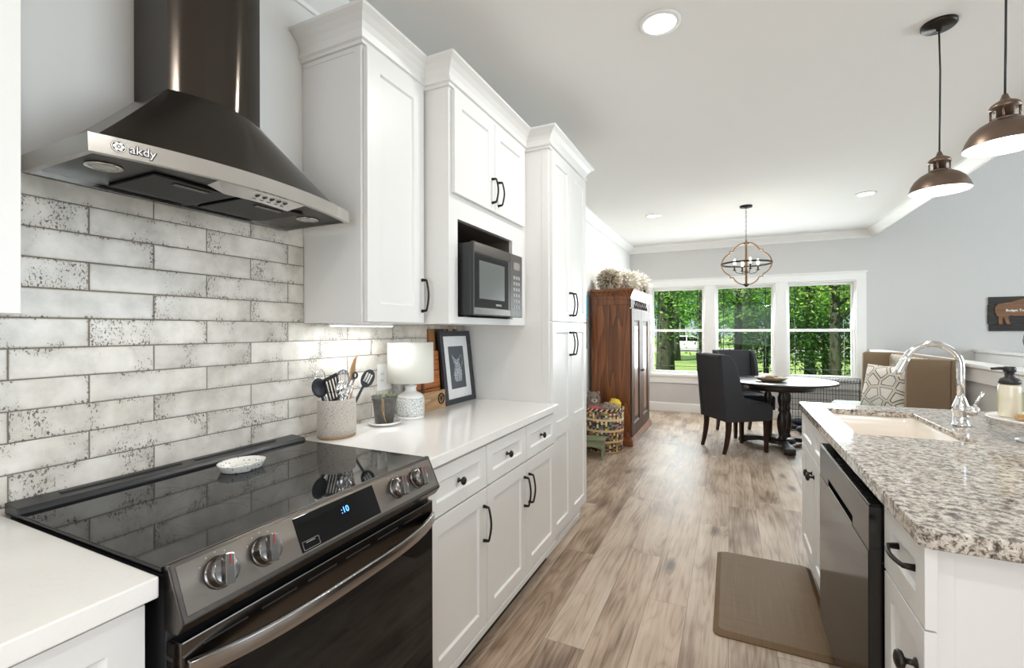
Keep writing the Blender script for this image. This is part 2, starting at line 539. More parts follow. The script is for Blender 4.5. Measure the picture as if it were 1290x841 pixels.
def mat_lawn():
    m, nt, bs = new_mat('lawn')
    co = objco(nt)
    n = noise(nt, co, 0.35, 3.0)
    n2 = noise(nt, co, 9.0, 3.0)
    f = math_(nt, 'ADD', math_(nt, 'MULTIPLY', n, 0.7), math_(nt, 'MULTIPLY', n2, 0.3))
    setin(nt, bs, 'Base Color', ramp(nt, f, [(0.3, lin((92, 128, 56))), (0.7, lin((170, 192, 110)))]))
    setin(nt, bs, 'Roughness', 0.9)
    return m


M['lawn'] = mat_lawn()


# ------------------------------------------------------------------ mesh helpers
OFF = {}


def rotz(a):
    return Matrix.Rotation(a, 4, 'Z')


class MB:
    def __init__(s):
        s.v = []; s.f = []; s.mi = []; s.sm = []

    def add(s, verts, faces, mi=0, smooth=False):
        b = len(s.v)
        s.v.extend([Vector(p) for p in verts])
        for f in faces:
            s.f.append([i + b for i in f]); s.mi.append(mi); s.sm.append(smooth)
        return b

    def box(s, x0, x1, y0, y1, z0, z1, mi=0):
        v = [(x0, y0, z0), (x1, y0, z0), (x1, y1, z0), (x0, y1, z0), (x0, y0, z1), (x1, y0, z1), (x1, y1, z1), (x0, y1, z1)]
        s.add(v, [(3, 2, 1, 0), (4, 5, 6, 7), (0, 1, 5, 4), (1, 2, 6, 5), (2, 3, 7, 6), (3, 0, 4, 7)], mi)
        return s

    def tube(s, pts, r, n=10, mi=0, closed=False, caps=True, flat=1.0):
        pts = [Vector(p) for p in pts]
        k = len(pts)
        rr = r if isinstance(r, (list, tuple)) else [r] * k
        tans = []
        for i in range(k):
            if closed:
                t = pts[(i + 1) % k] - pts[i - 1]
            else:
                t = pts[min(i + 1, k - 1)] - pts[max(i - 1, 0)]
            tans.append(t.normalized())
        ref = Vector((0, 0, 1)) if abs(tans[0].z) < 0.9 else Vector((1, 0, 0))
        nrm = (ref - tans[0] * ref.dot(tans[0])).normalized()
        vs = []
        for i in range(k):
            nrm = (nrm - tans[i] * nrm.dot(tans[i])).normalized()
            bi = tans[i].cross(nrm)
            for j in range(n):
                a = 2 * PI * j / n
                vs.append(pts[i] + nrm * (math.cos(a) * rr[i]) + bi * (math.sin(a) * rr[i] * flat))
        fs = []
        kk = k if closed else k - 1
        for i in range(kk):
            for j in range(n):
                a = i * n + j; b = i * n + (j + 1) % n
                c = ((i + 1) % k) * n + (j + 1) % n; d = ((i + 1) % k) * n + j
                fs.append((a, b, c, d))
        base = s.add(vs, fs, mi, True)
        if caps and not closed:
            s.f.append([base + j for j in reversed(range(n))]); s.mi.append(mi); s.sm.append(False)
            s.f.append([base + (k - 1) * n + j for j in range(n)]); s.mi.append(mi); s.sm.append(False)
        return s

    def lathe(s, prof, c=(0, 0, 0), n=32, mi=0, axis='Z', sx=1.0, sy=1.0, smooth=True):
        c = Vector(c)
        vs = []; rings = []
        for r, h in prof:
            if r < 1e-6:
                rings.append([len(vs)]); vs.append((0, 0, h))
            else:
                ids = []
                for j in range(n):
                    a = 2 * PI * j / n
                    ids.append(len(vs)); vs.append((r * math.cos(a) * sx, r * math.sin(a) * sy, h))
                rings.append(ids)
        out = []
        for x, y, z in vs:
            if axis == 'X':
                out.append(c + Vector((z, x, y)))
            elif axis == '-X':
                out.append(c + Vector((-z, x, y)))
            elif axis == 'Y':
                out.append(c + Vector((x, z, y)))
            else:
                out.append(c + Vector((x, y, z)))
        fs = []
        for A, B in zip(rings, rings[1:]):
            if len(A) == 1 and len(B) == 1:
                continue
            if len(A) == 1:
                fs += [(A[0], B[j], B[(j + 1) % n]) for j in range(n)]
            elif len(B) == 1:
                fs += [(A[j], A[(j + 1) % n], B[0]) for j in range(n)]
            else:
                fs += [(A[j], A[(j + 1) % n], B[(j + 1) % n], B[j]) for j in range(n)]
        b = s.add(out, fs, mi, smooth)
        for ring, rev in ((rings[0], True), (rings[-1], False)):
            if len(ring) > 1:
                ids = [b + i for i in ring]
                s.f.append(list(reversed(ids)) if rev else ids); s.mi.append(mi); s.sm.append(False)
        return s

    def prism(s, poly, a0, a1, plane='XZ', mi=0, smooth=False):
        """poly in a plane, extruded along the third axis"""
        def P(p, q, t):
            return {'XZ': (p, t, q), 'XY': (p, q, t), 'YZ': (t, p, q)}[plane]
        n = len(poly)
        v = [P(p, q, a0) for p, q in poly] + [P(p, q, a1) for p, q in poly]
        b = s.add(v, [(i, (i + 1) % n, n + (i + 1) % n, n + i) for i in range(n)], mi, smooth)
        s.f.append([b + i for i in reversed(range(n))]); s.mi.append(mi); s.sm.append(False)
        s.f.append([b + n + i for i in range(n)]); s.mi.append(mi); s.sm.append(False)
        return s

    def sweep(s, path, prof, side=1, i0=0, i1=None, mi=0):
        """profile (out, z) along an XY path with mitres; side=+1: out is to the right of travel"""
        path = [Vector((p[0], p[1])) for p in path]
        k = len(path)
        i1 = k - 1 if i1 is None else i1
        sec = []
        for i in range(i0, i1 + 1):
            d0 = (path[i] - path[i - 1]).normalized() if i > 0 else None
            d1 = (path[i + 1] - path[i]).normalized() if i < k - 1 else None
            if d0 is None: d0 = d1
            if d1 is None: d1 = d0
            n0 = Vector((d0.y, -d0.x)) * side; n1 = Vector((d1.y, -d1.x)) * side
            mv = (n0 + n1)
            mv = mv / max(1e-6, mv.dot(n0))
            sec.append([(path[i].x + mv.x * o, path[i].y + mv.y * o, z) for o, z in prof])
        m_ = len(prof)
        vs = [p for q in sec for p in q]
        fs = []
        for a in range(len(sec) - 1):
            for j in range(m_):
                jj = (j + 1) % m_
                fs.append((a * m_ + j, a * m_ + jj, (a + 1) * m_ + jj, (a + 1) * m_ + j))
        fs.append(list(range(m_)))
        fs.append([(len(sec) - 1) * m_ + j for j in range(m_)])
        s.add(vs, fs, mi)
        return s

    def loft(s, rings, mi=0, smooth=True, cap0=True, cap1=True, closed=True):
        n = len(rings[0])
        vs = [p for r in rings for p in r]
        fs = []
        for a in range(len(rings) - 1):
            for j in range(n if closed else n - 1):
                jj = (j + 1) % n
                fs.append((a * n + j, a * n + jj, (a + 1) * n + jj, (a + 1) * n + j))
        b = s.add(vs, fs, mi, smooth)
        if cap0:
            s.f.append([b + j for j in range(n)]); s.mi.append(mi); s.sm.append(False)
        if cap1:
            s.f.append([b + (len(rings) - 1) * n + j for j in range(n)]); s.mi.append(mi); s.sm.append(False)
        return s

    def ball(s, c, r, nu=14, nv=10, mi=0, sx=1, sy=1, sz=1):
        prof = [(r * math.sin(PI * i / nv), -r * math.cos(PI * i / nv)) for i in range(nv + 1)]
        prof[0] = (0, -r); prof[-1] = (0, r)
        b = len(s.v)
        s.lathe(prof, (0, 0, 0), nu, mi)
        for i in range(b, len(s.v)):
            p = s.v[i]
            s.v[i] = Vector((p.x * sx + c[0], p.y * sy + c[1], p.z * sz + c[2]))
        return s

    def xf(s, mat, start=0):
        for i in range(start, len(s.v)):
            s.v[i] = mat @ s.v[i]
        return s

    def build(s, name, mats, parent=None, bevel=0.0, seg=2, subsurf=0, origin=None, recalc=True, angle=40):
        if not isinstance(mats, (list, tuple)):
            mats = [mats]
        if parent is not None:
            off = OFF[parent.name]
        elif origin is not None:
            off = Vector(origin)
        elif origin is None and s.v:
            xs = [p.x for p in s.v]; ys = [p.y for p in s.v]; zs = [p.z for p in s.v]
            off = Vector(((min(xs) + max(xs)) / 2, (min(ys) + max(ys)) / 2, min(zs)))
        me = bpy.data.meshes.new(name)
        me.from_pydata([tuple(p - off) for p in s.v], [], s.f)
        for m in mats:
            me.materials.append(m)
        me.polygons.foreach_set('material_index', s.mi)
        me.polygons.foreach_set('use_smooth', s.sm)
        if recalc:
            bm = bmesh.new(); bm.from_mesh(me)
            bmesh.ops.recalc_face_normals(bm, faces=bm.faces)
            bm.to_mesh(me); bm.free()
        me.update()
        o = bpy.data.objects.new(name, me)
        COL.objects.link(o)
        if parent is not None:
            o.parent = parent
        else:
            o.location = off
        OFF[o.name] = off
        if bevel:
            md = o.modifiers.new('bevel', 'BEVEL')
            md.width = bevel; md.segments = seg; md.limit_method = 'ANGLE'; md.angle_limit = math.radians(angle)
            md.harden_normals = False
        if subsurf:
            md = o.modifiers.new('subsurf', 'SUBSURF')
            md.levels = subsurf; md.render_levels = subsurf
        return o


def tag(o, label=None, cat=None, group=None, kind=None):
    if label: o['label'] = label
    if cat: o['category'] = cat
    if group: o['group'] = group
    if kind: o['kind'] = kind
    return o


def empty(name, loc, label=None, cat=None, group=None, kind=None, rz=0.0):
    o = bpy.data.objects.new(name, None)
    o.empty_display_size = 0.1
    COL.objects.link(o)
    o.location = loc
    o.rotation_euler = (0, 0, rz)
    OFF[o.name] = Vector(loc) if not rz else Vector((0, 0, 0))
    return tag(o, label, cat, group, kind)


def local(o):
    """build the children of o in its own local coordinates"""
    OFF[o.name] = Vector((0, 0, 0))
    return o


def kids(o):
    return [c for c in bpy.data.objects if c.parent is o]


def copy_tree(o, parent=None):
    c = o.copy()
    COL.objects.link(c)
    if parent is not None:
        c.parent = parent
    OFF[c.name] = OFF[o.name]
    for ch in kids(o):
        copy_tree(ch, c)
    return c


def text_mesh(name, body, size, mat, parent, mtx, depth=0.0008, offset=0.0, align='CENTER', shear=0.0, spacing=1.0):
    cu = bpy.data.curves.new(name, 'FONT')
    cu.body = body; cu.size = size; cu.extrude = depth; cu.offset = offset
    cu.align_x = align; cu.align_y = 'CENTER'; cu.shear = shear; cu.space_character = spacing
    cu.resolution_u = 3
    tmp = bpy.data.objects.new(name, cu)
    COL.objects.link(tmp)
    dg = bpy.context.evaluated_depsgraph_get()
    me = bpy.data.meshes.new_from_object(tmp.evaluated_get(dg))
    bpy.data.objects.remove(tmp)
    me.transform(mtx)
    off = OFF[parent.name]
    me.transform(Matrix.Translation(-off))
    me.materials.clear(); me.materials.append(mat)
    o = bpy.data.objects.new(name, me)
    COL.objects.link(o)
    o.parent = parent
    OFF[o.name] = off
    return o


def frame_mtx(origin, xdir, ydir):
    x = Vector(xdir).normalized(); y = Vector(ydir); y = (y - x * y.dot(x)).normalized(); z = x.cross(y)
    m = Matrix.Identity(4)
    for i in range(3):
        m[i][0] = x[i]; m[i][1] = y[i]; m[i][2] = z[i]; m[i][3] = Vector(origin)[i]
    return m


def struct(mb, name, mats, **k):
    o = mb.build(name, mats, origin=(0, 0, 0), **k)
    o['kind'] = 'structure'
    return o


def shaker(mb, face, sgn, y0, y1, z0, z1, th=0.02, fw=0.062, rec=0.009, ch=0.006):
    """shaker door or drawer front in the YZ plane; face = X of its outer face, sgn = +1 faces +X"""
    def X(d):
        return face - sgn * d
    v = []
    for d, i in ((th, 0.0), (0.0, 0.0), (0.0, fw), (rec, fw + ch)):
        v += [(X(d), y0 + i, z0 + i), (X(d), y1 - i, z0 + i), (X(d), y1 - i, z1 - i), (X(d), y0 + i, z1 - i)]
    f = [(0, 1, 2, 3), (12, 13, 14, 15)]
    for a in (0, 4, 8):
        for j in range(4):
            jj = (j + 1) % 4
            f.append((a + j, a + jj, a + 4 + jj, a + 4 + j))
    mb.add(v, f)
    return mb


def pull(parent, x, sgn, y, z0, z1, name='handle', bow=0.032):
    """arched bar pull, vertical"""
    m = MB()
    pts = [(x, y, z1), (x + sgn * bow * 0.75, y, z1 - 0.002)]
    for i in range(9):
        t = i / 8
        pts.append((x + sgn * (bow * 0.8 + 0.010 * math.sin(PI * t)), y, z1 - 0.006 - (z1 - z0 - 0.012) * t))
    pts += [(x + sgn * bow * 0.75, y, z0 + 0.002), (x, y, z0)]
    m.tube(pts, [0.0075, 0.0052] + [0.0046] * 9 + [0.0052, 0.0075], 8)
    return m.build(name, M['bronze'], parent)


def pull_h(parent, x, sgn, z, y0, y1, name='handle', bow=0.03):
    m = MB()
    pts = [(x, y0, z), (x + sgn * bow * 0.75, y0 + 0.004, z)]
    for i in range(9):
        t = i / 8
        pts.append((x + sgn * (bow * 0.8 + 0.008 * math.sin(PI * t)), y0 + 0.01 + (y1 - y0 - 0.02) * t, z))
    pts += [(x + sgn * bow * 0.75, y1 - 0.004, z), (x, y1, z)]
    m.tube(pts, [0.009, 0.0065] + [0.0056] * 9 + [0.0065, 0.009], 8)
    return m.build(name, M['bronze'], parent)


def knob(parent, x, sgn, y, z, name='knob', k=1.0):
    m = MB()
    prof = [(0.009, 0.0), (0.009, 0.002), (0.005, 0.005), (0.0045, 0.013), (0.0065, 0.016), (0.0145, 0.019), (0.016, 0.0235), (0.0135, 0.028), (0.007, 0.0305), (0, 0.031)]
    m.lathe([(r * k, h * k) for r, h in prof], (x, y, z), 18, axis='X' if sgn > 0 else '-X')
    return m.build(name, M['bronze'], parent)


# ------------------------------------------------------------------ the room
CEIL = 2.745
WX = -1.545       # kitchen wall
BY = 8.02         # window wall
BX = 1.82         # beam / half wall line
m = MB(); m.box(WX - 0.15, 6.6, -3.5, BY + 0.15, -0.12, 0.0)
struct(m, 'floor', M['floor'])
m = MB(); m.box(WX - 0.15, BX + 0.02, -3.5, BY + 0.15, CEIL, CEIL + 0.12)
struct(m, 'ceiling', M['ceiling'])
m = MB(); m.box(BX + 0.02, 6.6, -3.5, BY + 0.15, 4.3, 4.42)
struct(m, 'ceiling_living', M['ceiling'])
m = MB(); m.box(WX - 0.15, WX, -3.5, BY + 0.15, 0, CEIL)
struct(m, 'wall_left', M['wall_lit'])
# header above the opening to the stair and living room
m = MB(); m.box(BX, BX + 0.09, -3.5, BY, 2.702, 4.3)
struct(m, 'wall_header', M['wall'])

WIN = [(-1.205, -0.361), (-0.214, 0.620), (0.767, 1.619)]
WZ0, WZ1 = 0.615, 2.045
m = MB()
xs = [WX - 0.15] + [e for wn__ in WIN for e in wn__] + [6.6]
for a in range(0, 8, 2):
    m.box(xs[a], xs[a + 1], BY, BY + 0.15, 0, 4.3)
for a, b in WIN:
    m.box(a, b, BY, BY + 0.15, 0, WZ0)
    m.box(a, b, BY, BY + 0.15, WZ1, 4.3)
struct(m, 'wall_back', M['wall'])
# behind the camera: wall with a wide unglazed opening, added to let light in
m = MB()
m.box(WX - 0.15, -0.85, -3.5, -3.4, 0, 4.3); m.box(1.95, 6.6, -3.5, -3.4, 0, 4.3); m.box(-0.85, 1.95, -3.5, -3.4, 2.35, 4.3)
struct(m, 'wall_front', M['wall'])
# living room side: wall with tall windows
m = MB()
ys = [-3.5, 0.8, 2.2, 2.6, 4.0, 4.4, 5.6, BY + 0.15]
for a in range(0, 8, 2):
    m.box(6.5, 6.6, ys[a], ys[a + 1], 0, 4.3)
for a in range(1, 7, 2):
    m.box(6.5, 6.6, ys[a], ys[a + 1], 0, 0.5); m.box(6.5, 6.6, ys[a], ys[a + 1], 2.9, 4.3)
struct(m, 'wall_right', M['wall'])

# half walls of the stair
def half_wall(name, tname, x0, x1, y0, y1, capz):
    m = MB(); m.box(x0, x1, y0, y1, 0, capz - 0.035)
    struct(m, name, M['wall'])
    m = MB()
    m.box(x0 - 0.035, x1 + 0.035, y0 - 0.02, y1, capz - 0.032, capz)
    m.prism([(x0 - 0.022, capz - 0.034), (x0 - 0.001, capz - 0.034), (x0 - 0.001, capz - 0.06)], y0, y1, 'XZ')
    m.box(x0 - 0.014, x0 - 0.001, y0, y1, capz - 0.15, capz - 0.034)
    struct(m, tname, M['trim'], bevel=0.004)
half_wall('wall_stair', 'trim_1', 1.80, 1.90, 1.6, BY - 0.002, 1.062)
half_wall('wall_landing', 'trim_2', 2.90, 3.0, 2.4, BY - 0.002, 1.075)

# crown moulding
CP = [(0, 2.637), (0.012, 2.637), (0.016, 2.652), (0.05, 2.69), (0.078, 2.722), (0.082, 2.744), (0, 2.744)]
m = MB(); m.sweep([(WX, -3.4), (WX, BY), (BX, BY), (BX, -3.4)], CP, 1)
struct(m, 'trim_3', M['trim'])
# baseboards
BP = [(0, 0), (0.016, 0), (0.016, 0.125), (0.008, 0.145), (0, 0.145)]
m = MB(); m.sweep([(WX, 3.27), (WX, BY), (1.80, BY), (1.80, 1.6)], BP, 1)
struct(m, 'baseboard_back', M['trim'])
m = MB(); m.sweep([(3.0, BY), (6.5, BY), (6.5, -3.4)], BP, 1)
struct(m, 'baseboard_living', M['trim'])

# window casing
m = MB()
for a, b in ((-1.222, -1.205), (-0.361, -0.214), (0.620, 0.767), (1.619, 1.738)):
    m.box(a, b, BY - 0.02, BY - 0.0005, WZ0 + 0.001, WZ1 - 0.001)
m.box(-1.222, 1.738, BY - 0.022, BY - 0.0005, WZ1, 2.150)
m.box(-1.235, 1.752, BY - 0.032, BY - 0.0005, 2.151, 2.170)
m.box(-1.26, 1.76, BY - 0.05, BY - 0.0005, WZ0 - 0.035, WZ0)
m.box(-1.222, 1.738, BY - 0.022, BY - 0.0005, WZ0 - 0.145, WZ0 - 0.036)
struct(m, 'trim_4', M['trim'], bevel=0.002)

for k, (a, b) in enumerate(WIN):
    wroot = empty('window_%d' % (k + 1), ((a + b) / 2, BY + 0.05, WZ0), kind='structure')
    m = MB()
    J = 0.02
    m.box(a + 0.001, a + J, BY, BY + 0.14, WZ0 + J, WZ1 - 0.001); m.box(b - J, b - 0.001, BY, BY + 0.14, WZ0 + J, WZ1 - 0.001)
    m.box(a + 0.001, b - 0.001, BY, BY + 0.14, WZ0, WZ0 + J); m.box(a + J, b - J, BY, BY + 0.14, WZ1 - J, WZ1 - 0.001)
    m.build('window_frame', M['trim'], wroot, bevel=0.002)
    zm = 1.33
    for nm, z0, z1, dy in (('upper_sash', zm - 0.02, WZ1 - J, 0.075), ('lower_sash', WZ0 + J, zm + 0.02, 0.035)):
        m = MB()
        y0, y1 = BY + dy, BY + dy + 0.035
        S = 0.026
        m.box(a + J, a + J + S, y0, y1, z0, z1); m.box(b - J - S, b - J, y0, y1, z0, z1)
        m.box(a + J + S, b - J - S, y0, y1, z0, z0 + 0.034); m.box(a + J + S, b - J - S, y0, y1, z1 - 0.034, z1)
        sash = m.build(nm, M['trim'], wroot, bevel=0.003)
        m = MB(); m.box(a + J + S, b - J - S, y0 + 0.010, y0 + 0.013, z0 + 0.034, z1 - 0.034)
        m.build('pane', M['glass'], sash)
        m = MB()
        yg = y0 + 0.022
        for xg in (a + J + S + 0.075, b - J - S - 0.075):
            m.box(xg - 0.005, xg + 0.005, yg, yg + 0.008, z0 + 0.034, z1 - 0.034)
        zg = z1 - 0.034 - 0.075 if nm == 'upper_sash' else z0 + 0.034 + 0.075
        m.box(a + J + S, b - J - S, yg, yg + 0.008, zg - 0.005, zg + 0.005)
        m.build('grille', M['grille'], sash)

# tiled splash behind range and counter
m = MB()
m.box(WX, WX + 0.008, -0.60, 1.3115, 0.80, 1.7205)
m.box(WX, WX + 0.008, 1.3115, 2.534, 0.9145, 1.3695)
struct(m, 'wall_tile', M['tile'])

# ------------------------------------------------------------------ kitchen, wall side
XF = -0.915      # base door faces
def crown_part(root, path, side, z0=2.405, out=0.064, i0=0, i1=None):
    h = 0.112
    prof = [(0, z0), (0.010, z0), (0.010, z0 + 0.012), (0.020, z0 + 0.016), (0.022, z0 + 0.026), (0.012, z0 + 0.031), (0.016, z0 + 0.05),
            (0.026, z0 + 0.07), (0.044, z0 + 0.088), (out - 0.004, z0 + 0.099), (out, z0 + 0.102), (out, z0 + h), (0, z0 + h)]
    m = MB(); m.sweep(path, prof, side, i0, i1)
    return m.build('crown', M['cab'], root)

CPATH = [(WX + 0.002, 1.315), (-1.234, 1.315), (-1.234, 1.702), (-1.106, 1.702), (-1.106, 2.537), (-0.957, 2.537), (-0.957, 3.25), (WX + 0.002, 3.25)]

# upper cabinet beside the hood
r = empty('upper_cabinet', (-1.39, 1.51, 1.37), 'white single-door wall cabinet with crown beside the stainless hood', 'cabinet')
m = MB(); m.box(WX + 0.001, -1.236, 1.315, 1.7005, 1.37, 2.418)
m.box(-1.27, -1.236, 1.311, 1.3145, 1.372, 2.40); m.box(WX + 0.010, -1.27, 1.3125, 1.3145, 2.385, 2.40)
m.build('body', M['cab'], r, bevel=0.0015)
m = MB(); shaker(m, -1.214, 1, 1.322, 1.672, 1.374, 2.398, fw=0.07)
d = m.build('door', M['cab'], r, bevel=0.0015)
pull(d, -1.214, 1, 1.655, 1.425, 1.560)
crown_part(r, CPATH, 1, i0=0, i1=2)

# microwave cabinet
r = empty('microwave_cabinet', (-1.32, 2.12, 1.37), 'white tall-crowned wall cabinet with two doors over a microwave niche', 'cabinet')
m = MB()
B0 = -1.106
m.box(WX + 0.001, B0, 1.7015, 1.775, 1.37, 1.93); m.box(WX + 0.001, B0, 2.352, 2.5355, 1.37, 1.93)
m.box(WX + 0.001, B0, 1.7015, 2.5355, 1.93, 2.418)
m.box(WX + 0.001, B0, 1.775, 2.352, 1.37, 1.402); m.box(WX + 0.001, B0, 1.775, 2.352, 1.842, 1.93)
m.build('body', M['cab'], r)
m = MB(); m.box(WX + 0.002, WX + 0.006, 1.776, 2.351, 1.403, 1.841)
m.box(WX + 0.006, B0 - 0.02, 1.7755, 1.777, 1.403, 1.8405); m.box(WX + 0.006, B0 - 0.02, 2.350, 2.3515, 1.403, 1.8405); m.box(WX + 0.006, B0 - 0.02, 1.777, 2.35, 1.8395, 1.8415)
m.build('niche_lining', M['cab_in'], r)
m = MB(); shaker(m, -1.086, 1, 1.722, 2.103, 1.945, 2.398, fw=0.062)
d = m.build('door', M['cab'], r, bevel=0.0015); pull(d, -1.086, 1, 2.072, 1.985, 2.105)
m = MB(); shaker(m, -1.086, 1, 2.107, 2.488, 1.945, 2.398, fw=0.062)
d = m.build('door', M['cab'], r, bevel=0.0015); pull(d, -1.086, 1, 2.140, 1.985, 2.105)
crown_part(r, CPATH, 1, i0=2, i1=4)

# pantry
r = empty('pantry_cabinet', (-1.25, 2.9, 0.0), 'full-height white pantry cabinet with four doors and stepped foot', 'cabinet')
m = MB(); m.box(WX + 0.001, -0.957, 2.5365, 3.25, 0.10, 2.418)
m.box(WX + 0.001, -1.02, 2.54, 3.245, 0.0, 0.10)
m.box(-1.0, -0.957, 2.533, 2.5365, 1.0, 2.40)
m.build('body', M['cab'], r, bevel=0.0015)
for (z0, z1, hz0, hz1) in ((1.394, 2.398, 1.435, 1.58), (0.115, 1.388, 1.18, 1.325)):
    for (y0, y1, hy) in ((2.548, 2.892, 2.862), (2.896, 3.242, 2.926)):
        m = MB(); shaker(m, -0.937, 1, y0, y1, z0, z1, fw=0.062)
        if z1 < 1.4:
            m.box(-0.9465, -0.937, y0 + 0.062, y1 - 0.062, 0.70, 0.79)
        d = m.build('door', M['cab'], r, bevel=0.0015); pull(d, -0.937, 1, hy, hz0, hz1)
m = MB(); m.box(-1.019, -0.99, 2.537, 3.27, 0, 0.095); m.box(-0.99, -0.975, 2.537, 3.20, 0.0, 0.035)
m.build('foot_board', M['cab'], r, bevel=0.003)
crown_part(r, CPATH, 1, i0=4, i1=7)

# base cabinets between range and pantry
r = empty('base_cabinet', (-1.23, 1.9, 0.0), 'white base cabinet run with three drawers between range and pantry', 'cabinet')
m = MB(); m.box(WX + 0.001, -0.937, 1.272, 2.5345, 0.095, 0.875); m.box(WX + 0.001, -0.975, 1.272, 2.5345, 0.0, 0.095)
m.build('body', M['cab'], r)
m = MB(); m.box(-0.9368, XF + 0.001, 1.274, 2.534, 0.095, 0.125)
m.build('base_rail', M['cab'], r, bevel=0.002)
ycuts = [1.276, 1.692, 2.105, 2.528]
for k in range(3):
    y0, y1 = ycuts[k] + 0.003, ycuts[k + 1] - 0.003
    m = MB(); shaker(m, XF, 1, y0, y1, 0.695, 0.862, fw=0.05)
    d = m.build('drawer', M['cab'], r, bevel=0.0015); knob(d, XF - 0.008, 1, (y0 + y1) / 2, 0.779)
    m = MB(); shaker(m, XF, 1, y0, y1, 0.130, 0.688, fw=0.062)
    d = m.build('door', M['cab'], r, bevel=0.0015)
    hy = y1 - 0.026 if k < 2 else y0 + 0.026
    pull(d, XF, 1, hy, 0.48, 0.62)
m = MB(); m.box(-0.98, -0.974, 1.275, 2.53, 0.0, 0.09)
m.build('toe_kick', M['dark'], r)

# worktop between range and pantry
m = MB(); m.box(WX + 0.0085, -0.9, 1.266, 2.5345, 0.8765, 0.914)
o = m.build('worktop', M['quartz'], bevel=0.003, origin=(WX, 1.9, 0.8765))
tag(o, 'white quartz worktop holding utensil crock, lamp and framed print', 'worktop')
# worktop and cabinet at the camera's side of the range
m = MB(); m.box(WX + 0.0085, -0.9, -0.6, 0.466, 0.8765, 0.914)
o = m.build('worktop', M['quartz'], bevel=0.003, origin=(WX, 0.0, 0.8765))
tag(o, 'bare white quartz worktop with a square corner against the range', 'worktop')
r = empty('base_cabinet', (-1.23, 0.0, 0.0), 'white base cabinet under the bare worktop beside the range', 'cabinet')
m = MB(); m.box(WX + 0.001, -0.937, -0.6, 0.452, 0.095, 0.875); m.box(WX + 0.001, -0.99, -0.6, 0.452, 0, 0.095)
m.build('body', M['cab'], r, bevel=0.001)
m = MB(); shaker(m, XF, 1, -0.14, 0.452, 0.695, 0.868, fw=0.055)
d = m.build('drawer', M['cab'], r, bevel=0.0015); knob(d, XF - 0.008, 1, 0.155, 0.775)
m = MB(); shaker(m, XF, 1, -0.14, 0.452, 0.13, 0.688, fw=0.062)
d = m.build('door', M['cab'], r, bevel=0.0015)
# upper cabinet on the camera's side of the hood
r = empty('upper_cabinet', (-1.39, 0.1, 1.37), 'plain white wall cabinet edge cut off by the picture border', 'cabinet')
m = MB(); m.box(WX + 0.001, -1.236, -0.5, 0.396, 1.372, 2.418)
m.build('body', M['cab'], r, bevel=0.0015)
m = MB(); m.box(-1.2355, -1.214, -0.48, 0.3955, 1.374, 2.40)
m.build('door', M['cab'], r, bevel=0.0015)

# ------------------------------------------------------------------ range
Y0, Y1 = 0.475, 1.252
r = empty('range', (-1.2, 0.865, 0.0), 'black stainless slide-in electric range with glass cooktop and four front knobs', 'range')
m = MB(); m.box(-1.53, -0.905, Y0 + 0.004, Y1 - 0.004, 0.06, 0.905); m.box(-1.5, -0.96, Y0 + 0.02, Y1 - 0.02, 0.0, 0.06)
m.build('body', M['blackplastic'], r, bevel=0.002)
m = MB(); m.box(-1.462, -0.906, Y0 - 0.004, Y1 + 0.006, 0.9155, 0.924)
ct = m.build('cooktop', M['blackglass'], r, bevel=0.002)
ringm = simple('burner_ring', (0.05, 0.05, 0.05), 0.3)
for cx, cy, rr in ((-1.06, 0.66, 0.105), (-1.06, 0.66, 0.07), (-1.07, 1.07, 0.085), (-1.32, 0.66, 0.075), (-1.32, 1.06, 0.085), (-1.33, 0.86, 0.05)):
    m = MB(); m.lathe([(rr - 0.0009, 0.0), (rr - 0.0009, 0.0002), (rr, 0.0002), (rr, 0.0)], (cx, cy, 0.92405), 48)
    m.f = m.f[:-2]; m.mi = m.mi[:-2]; m.sm = m.sm[:-2]
    m.build('burner_ring', ringm, ct, recalc=False)
m = MB(); m.prism([(-1.535, 0.914), (-1.463, 0.914), (-1.463, 0.927), (-1.470, 0.936), (-1.535, 0.940)], Y0 - 0.004, Y1 + 0.006, 'XZ')
vt = m.build('vent_trim', M['blackplastic'], r, bevel=0.002)
m = MB()
for k in range(2):
    m.box(-1.515, -1.502, 0.56 + k * 0.32, 0.84 + k * 0.32, 0.9375, 0.9405)
m.build('vent_slot', M['dark'], vt)
m = MB()
m.prism([(-0.906, 0.9155), (-0.906, 0.929), (-0.893, 0.930), (-0.848, 0.836), (-0.866, 0.812), (-0.905, 0.812)], Y0, Y1, 'XZ')
cp = m.build('control_panel', M['blacksteel'], r, bevel=0.003)
pn = Vector((0.095, 0, 0.044)).normalized(); pd = Vector((0.045, 0, -0.094)).normalized()
PT = Vector((-0.893, 0, 0.930))
def onp(y, s, h=0.0):
    p = PT + pd * s + pn * h
    return Vector((p.x, y, p.z))
def slab(mb, y0, y1, s0, s1, h0, h1):
    q = [onp(y0, s0, h0), onp(y1, s0, h0), onp(y1, s1, h0), onp(y0, s1, h0), onp(y0, s0, h1), onp(y1, s0, h1), onp(y1, s1, h1), onp(y0, s1, h1)]
    mb.add(q, [(3, 2, 1, 0), (4, 5, 6, 7), (0, 1, 5, 4), (1, 2, 6, 5), (2, 3, 7, 6), (3, 0, 4, 7)])
    return mb
m = MB(); slab(m, Y0 + 0.010, Y1 - 0.010, 0.008, 0.094, -0.002, 0.0012)
m.build('face_plate', M['blacksteel_lt'], cp, bevel=0.0006)
m = MB(); slab(m, 0.724, 0.978, 0.013, 0.090, 0.0005, 0.0022)
m.build('display', M['blackglass'], cp, bevel=0.0004)
blue = simple('display_digits', (0.1, 0.3, 0.9), 0.5, emit=(0.08, 0.32, 1.0), estr=2.2)
